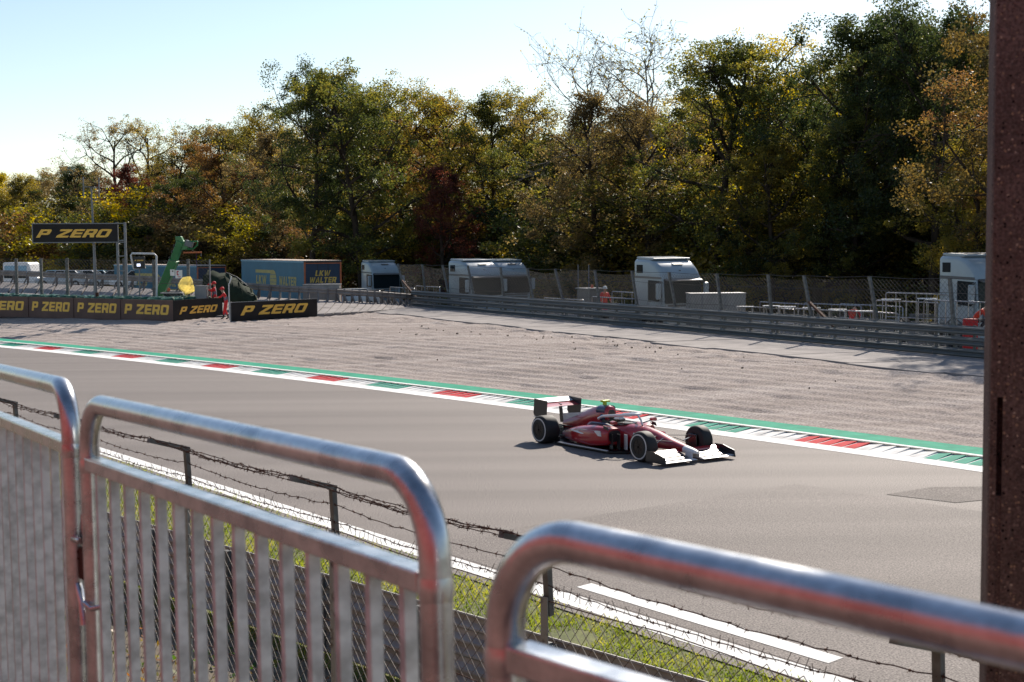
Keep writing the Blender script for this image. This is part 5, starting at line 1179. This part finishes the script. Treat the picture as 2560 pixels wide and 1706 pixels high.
MB().tube([(.06, 0, .05), (.0, 0, .25)], .02, 6).build('chain', M_DARK, sb_); MB().tube([(.53, 0, -.05), (.53, 0, -.22)], .022, 6).build('hook', M_GALV, sb_); MB().tube([(.25, 0, -.05), (.26, 0, -1.2)], .012, 5).build('sling', mat('purple_sling', (.12, .05, .2), .8), sb_)

# ================================================================== TARPAULIN SHELTER
M_TARP = mat('dark_green_tarpaulin', (0.030, 0.045, 0.024), 0.85, col2=(0.018, 0.027, 0.015), scale=2.5, bump=.3, bscale=3, bdist=.05, spec=.15)
dn = 82.5; tn_ = empty('tarpaulin_shelter', (D(570, 760, dn).x, dn, .65), 0, 'dark green tarpaulin shelter on bent poles behind the marshals', 'shelter')
def lN(x, y, dy=0): p = D(x, y, dn + dy); return Vector((p.x - tn_.location.x, dy, p.z - .65))
ribs = [[(515, 745), (505, 715), (507, 690), (520, 675)], [(540, 752), (528, 712), (528, 688), (532, 677)], [(575, 753), (570, 715), (563, 694), (565, 683)], [(610, 756), (604, 725), (597, 706), (592, 694)], [(645, 757), (638, 740), (627, 722), (618, 716)]]
mb = MB(); rings = []
for i, rb in enumerate(ribs):
    a_ = [lN(x, y, -.9 + .5 * k) for k, (x, y) in enumerate(rb)]; b_ = [lN(x + 4, y + 1, 1.0 + .5 * (3 - k)) for k, (x, y) in enumerate(reversed(rb))]
    row = []
    for p, q in zip((a_ + b_)[:-1], (a_ + b_)[1:]): row += [p, p.lerp(q, .5) + Vector((0, 0, -.07)) + Vector((random.uniform(-.05, .05), random.uniform(-.05, .05), 0))]
    rings.append(row + [b_[-1]])
full = []
for r0_, r1_ in zip(rings[:-1], rings[1:]):
    full.append(r0_); full.append([p.lerp(q, .5) + Vector((0, 0, -.10)) for p, q in zip(r0_, r1_)])
full.append(rings[-1]); mb.loft(full, cap=False, closed=False); o = mb.build('canopy', M_TARP, tn_, smooth=70); sm = o.modifiers.new('thick', 'SOLIDIFY'); sm.thickness = .03
for i, rb in enumerate(ribs[2:]): mb = MB(); mb.tube([lN(x, y - 1, -.92 + .5 * k) for k, (x, y) in enumerate(rb)], .015, 6); mb.build('pole', M_TARP, tn_, smooth=60)
mb = MB(); mb.tube([lN(565, 682, .6), lN(592, 693, .6), lN(618, 715, .6)], .035, 6); mb.build('ridge_pole', M_POST, tn_, smooth=60)
mb = MB(); mb.tube([G(576, 800, .7) - Vector(tn_.location), lN(574, 712, -5.5), lN(579, 697, -5.5)], .04, 6); 
pw = empty('bent_pole', D(574, 798, 76.5), 0, 'thin bent white pole between the marshals and the black board', 'pole'); pw.location.z = .7
MB().tube([(0, 0, 0), (0, 0, 1.95), (.05, 0, 2.02), (.16, 0, 2.35)], .035, 8).build('tube', mat('white_tube', (.62, .62, .6), .4), pw, smooth=60)
# grey boxes standing about
def crate(name, x0, x1, ytop, d, zb, dep, label, m, rz=0, cat='panel', posts=True):
    a_ = D(x0, ytop, d); b_ = D(x1, ytop, d); w_ = b_.x - a_.x; h_ = a_.z - zb
    r_ = empty(name, ((a_.x + b_.x) / 2, d, zb), rz, label, cat); MB().box((0, dep / 2, h_ / 2), (w_, dep, h_)).build('body', m, r_, bevel=.015)
    MB().box((0, dep / 2, h_ + .02), (w_ + .06, dep + .06, .04)).build('top_plate', M_GALV, r_)
    if posts:
        for f_ in (-.30, .12): MB().box((w_ * f_, -.012, h_ / 2 - .02), (.10, .02, h_ - .04)).build('strap', M_GALV, r_)
    return r_
M_GBOX = mat('grey_metal_sheet', (.27, .265, .26), .55, .4, col2=(.2, .2, .195), scale=2)
crate('metal_cabinet', 757, 848, 713, 88.2, -.2, 1.0, 'low grey metal cabinet in front of the blue trailer door', M_GBOX, cat='cabinet')
crate('metal_cabinet', 1727, 1866, 736, 66.5, .12, 1.1, 'grey metal cabinet in front of the middle truck cab', M_GBOX, R(6), cat='cabinet')
p = D(500, 725, 79.2); crate('concrete_block', 486, 516, 717, 79.3, .6, .5, 'plain grey block behind the tyre wall beside the flag', M_GBOX, cat='block', posts=False)

# ================================================================== PEOPLE
SUIT = mat('red_overalls', (0.72, 0.03, 0.03), 0.8, col2=(0.60, 0.022, 0.024), scale=8); VEST = mat('pale_grey_bib', (0.22, 0.2, 0.25), 0.8, col2=(0.12, 0.1, 0.14), scale=12)
SKIN = mat('skin', (0.42, 0.22, 0.15), 0.6, col2=(0.36, 0.18, 0.12)); BOOT = mat('dark_boots', (0.02, 0.018, 0.016), 0.7); CAPR = mat('red_cap', (0.62, 0.018, 0.02), 0.7, col2=(.5, .015, .018)); ORG = mat('orange_high_vis', (0.75, 0.06, 0.02), 0.7, col2=(.62, .05, .018), scale=6); TROU = mat('dark_trousers', (.02, .022, .03), .8)
SILV = mat('reflective_tape', (.55, .55, .55), .4)
def person(loc, facing, J, label, mats, cap=True, group=None, capm=None, name='person'):
    """J: joint -> (x forward, y left, z up); one continuous skinned body"""
    root = empty(name, loc, facing, label, 'person', group)
    order = list(J); me = bpy.data.meshes.new('body'); E = []; RAD = dict(pelvis=.135, spine=.13, chest=.15, neck=.058, head=.085, crown=.09, shL=.07, shR=.07, elL=.047, elR=.047, wrL=.034, wrR=.034, hpL=.095, hpR=.095, knL=.062, knR=.062, anL=.045, anR=.045, toL=.04, toR=.04)
    B = [('pelvis', 'spine'), ('spine', 'chest'), ('chest', 'neck'), ('neck', 'head'), ('head', 'crown'), ('chest', 'shL'), ('chest', 'shR'), ('shL', 'elL'), ('shR', 'elR'), ('elL', 'wrL'), ('elR', 'wrR'), ('pelvis', 'hpL'), ('pelvis', 'hpR'), ('hpL', 'knL'), ('hpR', 'knR'), ('knL', 'anL'), ('knR', 'anR'), ('anL', 'toL'), ('anR', 'toR')]
    vs = [J[k] for k in order]; rad = [RAD[k] for k in order]; idx = {k: i for i, k in enumerate(order)}
    E = [(idx[a_], idx[b_]) for a_, b_ in B if a_ in idx and b_ in idx]; reg = {k: ('skin' if k in ('neck', 'head', 'crown', 'wrL', 'wrR') else 'boot' if k[:2] in ('an', 'to') else 'leg' if k[:2] in ('hp', 'kn', 'pe') else 'vest' if k in ('spine', 'chest') else 'top') for k in order}; regs = [reg[k] for k in order]
    for s_, el, wr in (('L', 'elL', 'wrL'), ('R', 'elR', 'wrR')):
        if wr not in idx: continue
        d_ = (Vector(J[wr]) - Vector(J[el])).normalized(); sd = d_.cross(Vector((0, 0, 1))); 
        if sd.length < .1: sd = d_.cross(Vector((1, 0, 0)))
        sd.normalize(); palm = len(vs); vs.append(tuple(Vector(J[wr]) + d_ * .07)); rad.append(.036); E.append((idx[wr], palm)); regs.append('skin')
        for k, (off, ln) in enumerate(((-.03, .075), (-.01, .09), (.01, .085), (.03, .068), (.05, .03))):
            a_ = len(vs); vs.append(tuple(Vector(J[wr]) + d_ * (.09 if k < 4 else .045) + sd * off)); vs.append(tuple(Vector(J[wr]) + d_ * (.09 + ln if k < 4 else .075) + sd * off * (1.1 if k < 4 else 1.35) + Vector((0, 0, -.018)))); rad += [.0095, .008]; E += [(palm, a_), (a_, a_ + 1)]; regs += ['skin', 'skin']
    nz = len(vs); vs.append(tuple(Vector(J['head']) + (Vector(J.get('nose', (.12, 0, 0))) if 'nose' in J else Vector((.105, 0, .02))))); rad.append(.016); E.append((idx['head'], nz)); regs.append('skin')
    me.from_pydata(vs, E, []); tmp = bpy.data.objects.new('tmp', me); COL.objects.link(tmp)
    sk = tmp.modifiers.new('skin', 'SKIN'); sk.use_smooth_shade = True; sk.branch_smoothing = .4
    for v_, r_ in zip(me.skin_vertices[0].data, rad): v_.radius = (r_, r_)
    me.skin_vertices[0].data[idx['pelvis']].use_root = True
    sd_ = tmp.modifiers.new('sub', 'SUBSURF'); sd_.levels = 1; sd_.render_levels = 1
    bpy.context.view_layer.update(); out = bpy.data.meshes.new_from_object(tmp.evaluated_get(bpy.context.evaluated_depsgraph_get())); bpy.data.objects.remove(tmp)
    keys = ['skin', 'boot', 'leg', 'vest', 'top']; out.materials.clear()
    for k in keys: out.materials.append(mats[k])
    VA = np.array(vs); EA = np.array(E); A_ = VA[EA[:, 0]]; B_ = VA[EA[:, 1]]; AB = B_ - A_; LL = (AB * AB).sum(1)
    for p_ in out.polygons:
        c_ = np.array(p_.center); t_ = np.clip(((c_ - A_) * AB).sum(1) / LL, 0, 1); dd_ = np.linalg.norm(A_ + AB * t_[:, None] - c_, axis=1); e_ = dd_.argmin()
        p_.material_index = keys.index(regs[EA[e_][1] if t_[e_] > .5 else EA[e_][0]]); p_.use_smooth = True
    out.name = 'body'; link('body', out, root)
    if cap:
        hc = Vector(J['crown']); MB().lathe([(.112, -.035), (.118, .01), (.105, .06), (.07, .095), (.03, .108), (.001, .11)], tuple(hc), 16).build('cap', capm or CAPR, root, smooth=70)
        f_ = MB(); f_.prism([(.09 + .085 * math.cos(a_ * PI / 8 - PI / 2), .085 * math.sin(a_ * PI / 8 - PI / 2)) for a_ in range(9)], lambda x, y: (hc.x + x, hc.y + y, hc.z - .03), lambda x, y: (hc.x + x, hc.y + y, hc.z - .018)); f_.build('cap_brim', capm or CAPR, root)
    return root
STD = dict(pelvis=(0, 0, .96), spine=(0, 0, 1.14), chest=(.01, 0, 1.36), neck=(.02, 0, 1.50), head=(.04, 0, 1.61), crown=(.045, 0, 1.69), shL=(0, .19, 1.43), shR=(0, -.19, 1.43), elL=(.0, .25, 1.15), elR=(0, -.25, 1.15), wrL=(.10, .24, .92), wrR=(.10, -.24, .92), hpL=(0, .09, .92), hpR=(0, -.09, .92), knL=(.02, .10, .50), knR=(.02, -.10, .50), anL=(0, .11, .09), anR=(0, -.11, .09), toL=(.17, .12, .04), toR=(.17, -.12, .04))
def pose(**k): d_ = dict(STD); d_.update(k); return d_
MM = dict(skin=SKIN, boot=BOOT, leg=SUIT, vest=VEST, top=SUIT)
toL_ = PI   # facing picture left
p = G(566, 799, .7); person((p.x, p.y, .70), R(200), pose(chest=(.10, 0, 1.34), neck=(.15, 0, 1.48), head=(.19, 0, 1.58), crown=(.20, 0, 1.67), shL=(.09, .18, 1.40), shR=(.09, -.18, 1.40), elL=(.30, .22, 1.26), wrL=(.50, .12, 1.22), elR=(.28, -.24, 1.20), wrR=(.48, -.16, 1.20), knL=(.06, .12, .5), anL=(-.10, .13, .09), toL=(.06, .14, .04), knR=(.10, -.10, .5), anR=(.14, -.10, .09), toR=(.30, -.11, .04)), 'marshal in red overalls and cap standing in the gap between banner and black board', MM, group='race marshals')
q = D(537, 704, 80.0); person((q.x, q.y, q.z - 1.79), R(185), pose(shR=(.02, -.19, 1.42), elL=(.22, .20, 1.30), wrL=(.48, .10, 1.36), elR=(.20, -.22, 1.22), wrR=(.36, -.10, 1.28)), 'marshal in red cap and pale bib holding out the yellow flag', MM, group='race marshals')
q2 = D(526, 708, 81.2); person((q2.x, q2.y, q2.z - 1.79), R(190), STD, 'marshal in red cap half hidden behind the flag-waving colleague', MM, group='race marshals')
for yy, zz in ((80.0, q.z - 1.79), (81.2, q2.z - 1.79)):
    pass
pf = empty('marshal_platform', (D(536, 750, 80.6).x, 80.7, .6), 0, 'low wooden platform under the two marshals behind the tyre wall', 'platform'); MB().box((0, 0, (min(q.z, q2.z) - 1.79 - .6) / 2), (1.6, 2.0, max(.1, min(q.z, q2.z) - 1.79 - .6))).build('deck', M_CONC2, pf)
# flag
fl = empty('yellow_flag', D(516, 718, 79.9), 0, 'waving yellow marshal flag held over the tyre wall', 'flag')
def lf_(x, y, dy=0): p_ = D(x, y, 79.9); return Vector((p_.x - fl.location.x, dy, p_.z - fl.location.z))
MB().tube([lf_(518, 718), lf_(495, 719)], .018, 6).build('stick', mat('lime_stick', (.5, .6, .15), .5), fl)
MB().tube([lf_(495, 719), lf_(484, 704)], .012, 6).build('stick_end', M_DARK, fl)
out_ = [(450, 702), (459, 693), (474, 691), (480, 698), (485, 712), (491, 726), (478, 732), (464, 740), (457, 733), (449, 722), (447, 712)]
mb = MB(); cxf, cyf = 468, 714; rings = []
for f_ in (1.0, .75, .5, .25, .02):
    row = []
    for k, (x, y) in enumerate(out_):
        xx = cxf + (x - cxf) * f_; yy = cyf + (y - cyf) * f_; row.append(lf_(xx, yy, .16 * math.sin((xx - 440) * .22 + (yy - 690) * .10) + .1 * math.sin(yy * .2)))
    rings.append(row)
mb.loft(rings, cap=False); o = mb.build('cloth', leaf_mat('yellow_flag_cloth', [(0.42, 0.38, 0.21), (0.46, 0.41, 0.23)], .5), fl, smooth=60); o.modifiers.new('thick', 'SOLIDIFY').thickness = .012
MO = dict(skin=SKIN, boot=BOOT, leg=TROU, vest=ORG, top=ORG); MR = dict(skin=SKIN, boot=BOOT, leg=SUIT, vest=ORG, top=SUIT)
# worker in red behind the guardrail
q = D(1511, 716, 71.5); person((q.x, q.y, q.z - 1.78), R(-60), pose(elL=(.05, .30, 1.18), wrL=(.15, .3, .98)), 'person in a red high-visibility jacket behind the far guardrail, left of the middle truck cab', MR, cap=True, capm=mat('white_cap', (.6, .6, .58), .6))
# crouching worker by the pillar
cr = pose(pelvis=(-.1, 0, .50), spine=(.05, 0, .66), chest=(.24, 0, .84), neck=(.36, 0, .94), head=(.45, 0, 1.0), crown=(.47, 0, 1.07), shL=(.25, .19, .90), shR=(.25, -.19, .90), elL=(.42, .25, .68), elR=(.42, -.25, .68), wrL=(.60, .16, .55), wrR=(.60, -.16, .55), hpL=(-.08, .1, .48), hpR=(-.08, -.1, .48), knL=(.38, .14, .52), knR=(.36, -.14, .50), anL=(.12, .14, .09), anR=(.10, -.14, .09), toL=(.28, .15, .04), toR=(.26, -.15, .04))
q = D(2438, 760, 52.6); person((q.x, q.y, q.z - 1.12), R(-25), cr, 'worker in a bright orange jacket crouching beside the pillar', MO, cap=False)
zc = q.z - 1.12
q = D(2130, 765, 64); person((q.x, q.y, q.z - 1.12), R(60), cr, 'worker in red crouching between the steel railings', MR, cap=False)
zc2 = q.z - 1.12
# red tool case
q = D(2426, 801, 51.9); rc_ = empty('tool_case', (q.x, q.y, .68), R(-8), 'bright red case beside the crouching worker', 'case'); hh_ = max(.35, D(2426, 797, 51.9).z - .68)
MB().box((0, 0, hh_ / 2), (.50, .34, hh_)).build('shell', CAPR, rc_, bevel=.04); MB().tube([(-.1, 0, hh_), (-.1, 0, hh_ + .05), (.1, 0, hh_ + .05), (.1, 0, hh_)], .015, 6).build('handle', M_DARK, rc_); MB().box((0, -.172, hh_ * .7), (.44, .012, .02)).build('seam', M_DARK, rc_)

# ================================================================== STEEL RAILINGS AND TABLES BEHIND THE GUARDRAIL
M_RT = mat('railing_steel', (.50, .49, .47), .35, .8, col2=(.36, .35, .34), scale=5)
def hurdle(L, H, n=6, top=False):
    r_ = empty('steel_railing')
    MB().tube([(0, 0, 0), (0, 0, H - .06), (.06, 0, H), (L - .06, 0, H), (L, 0, H - .06), (L, 0, 0)], .028, 6).build('frame', M_RT, r_, smooth=60)
    MB().tube([(.0, 0, H * .45), (L, 0, H * .45)], .022, 5).build('mid_rail', M_RT, r_)
    for i in range(1, n): MB().tube([(L * i / n, 0, 0), (L * i / n, 0, H)], .016, 5).build('upright', M_RT, r_)
    return r_
hp = hurdle(3.4, 1.9); ht = hurdle(4.0, 1.15, 4); fi = {id(hp): True, id(ht): True}
def put_h(proto, x, ytop, d, rz, H, label):
    o = proto if fi[id(proto)] else copy_tree(proto); fi[id(proto)] = False
    p_ = D(x, ytop, d); o.location = (p_.x, p_.y, p_.z - H); o.rotation_euler = (0, 0, rz); tag(o, label, 'railing', 'steel railings behind the guardrail'); return o
ra = math.atan2(-gd.y, -gd.x)
put_h(hp, 2190, 751, 58, ra + .05, 1.9, 'tall steel railing frame left of the half-hidden truck cab'); put_h(hp, 2215, 732, 62, ra + .1, 1.9, 'tall steel railing frame standing further back left of the half-hidden truck cab'); put_h(hp, 2310, 750, 54.5, ra + .02, 1.9, 'tall steel railing in front of the half-hidden truck cab')
for i, (x, y, d) in enumerate(((1850, 766, 66), (1960, 770, 64), (2075, 775, 61.5), (1900, 755, 71), (2010, 758, 69), (2100, 760, 67), (1530, 729, 75), (1480, 742, 72), (1360, 745, 78), (1040, 715, 97), (975, 718, 97))):
    put_h(ht, x, y, d, ra + .03 * (i % 3), 1.15, ['low railing at the left end of the row in front of the wood', 'low railing in the middle of the front row', 'low railing at the right end of the front row', 'back-row railing right of the grey cabinet', 'back-row railing in the middle', 'back-row railing behind the crouching red worker', 'railing beside the person in the red jacket', 'railing left of the person in the red jacket', 'railing right of the pair of truck cabs', 'railing left of the pair of truck cabs', 'railing in front of the leftmost truck cab'][i])
def table(x, y, d, label):
    p_ = D(x, y, d); r_ = empty('metal_table', (p_.x, p_.y, 0), ra + .8, label, 'table', 'small metal tables behind the guardrail'); H = p_.z; zb = .1
    MB().box((0, 0, H), (.75, .35, .035)).build('top', M_WHITE, r_)
    for sx in (-.33, .33):
        for sy in (-.13, .13): MB().tube([(sx, sy, zb), (sx, sy, H - .02)], .018, 5).build('leg', M_RT, r_)
for (x, y, d, l) in ((1862, 767, 64, 'first small metal table from the grey cabinet'), (1928, 765, 65, 'second small metal table from the grey cabinet'), (1967, 767, 62.5, 'third small metal table from the grey cabinet'), (2029, 770, 61, 'small metal table left of the braced fence post'), (2094, 774, 60, 'small metal table right of the braced fence post'), (2162, 778, 58.5, 'small metal table beside the tall railing frames'), (2228, 749, 57, 'raised bright table top on the tall railing frame'), (2318, 747, 56, 'raised bright table top next to the half-hidden cab')): table(x, y, d, l)
# dark machine with a beacon behind the fence
q = D(1478, 722, 80); mc = empty('generator', (q.x, q.y, 0), ra, 'dark site machine with an orange beacon behind the debris fence', 'machine'); hm = q.z - .05
MB().box((0, 0, hm / 2 + .02), (1.5, 1.0, hm)).build('housing', T_GREY, mc, bevel=.05); MB().box((0, 0, hm + .06), (1.7, 1.15, .06)).build('roof', M_GALV, mc); MB().lathe([(.001, .18), (.06, .17), (.08, .08), (.08, 0)], (.1, 0, hm + .09), 10).build('beacon', MATS['orange_beacon'], mc)
for sx in (-.6, .6): MB().tube([(sx, -.5, 0), (sx, -.5, hm + 1.4)], .03, 6).build('mast', M_GALV, mc)
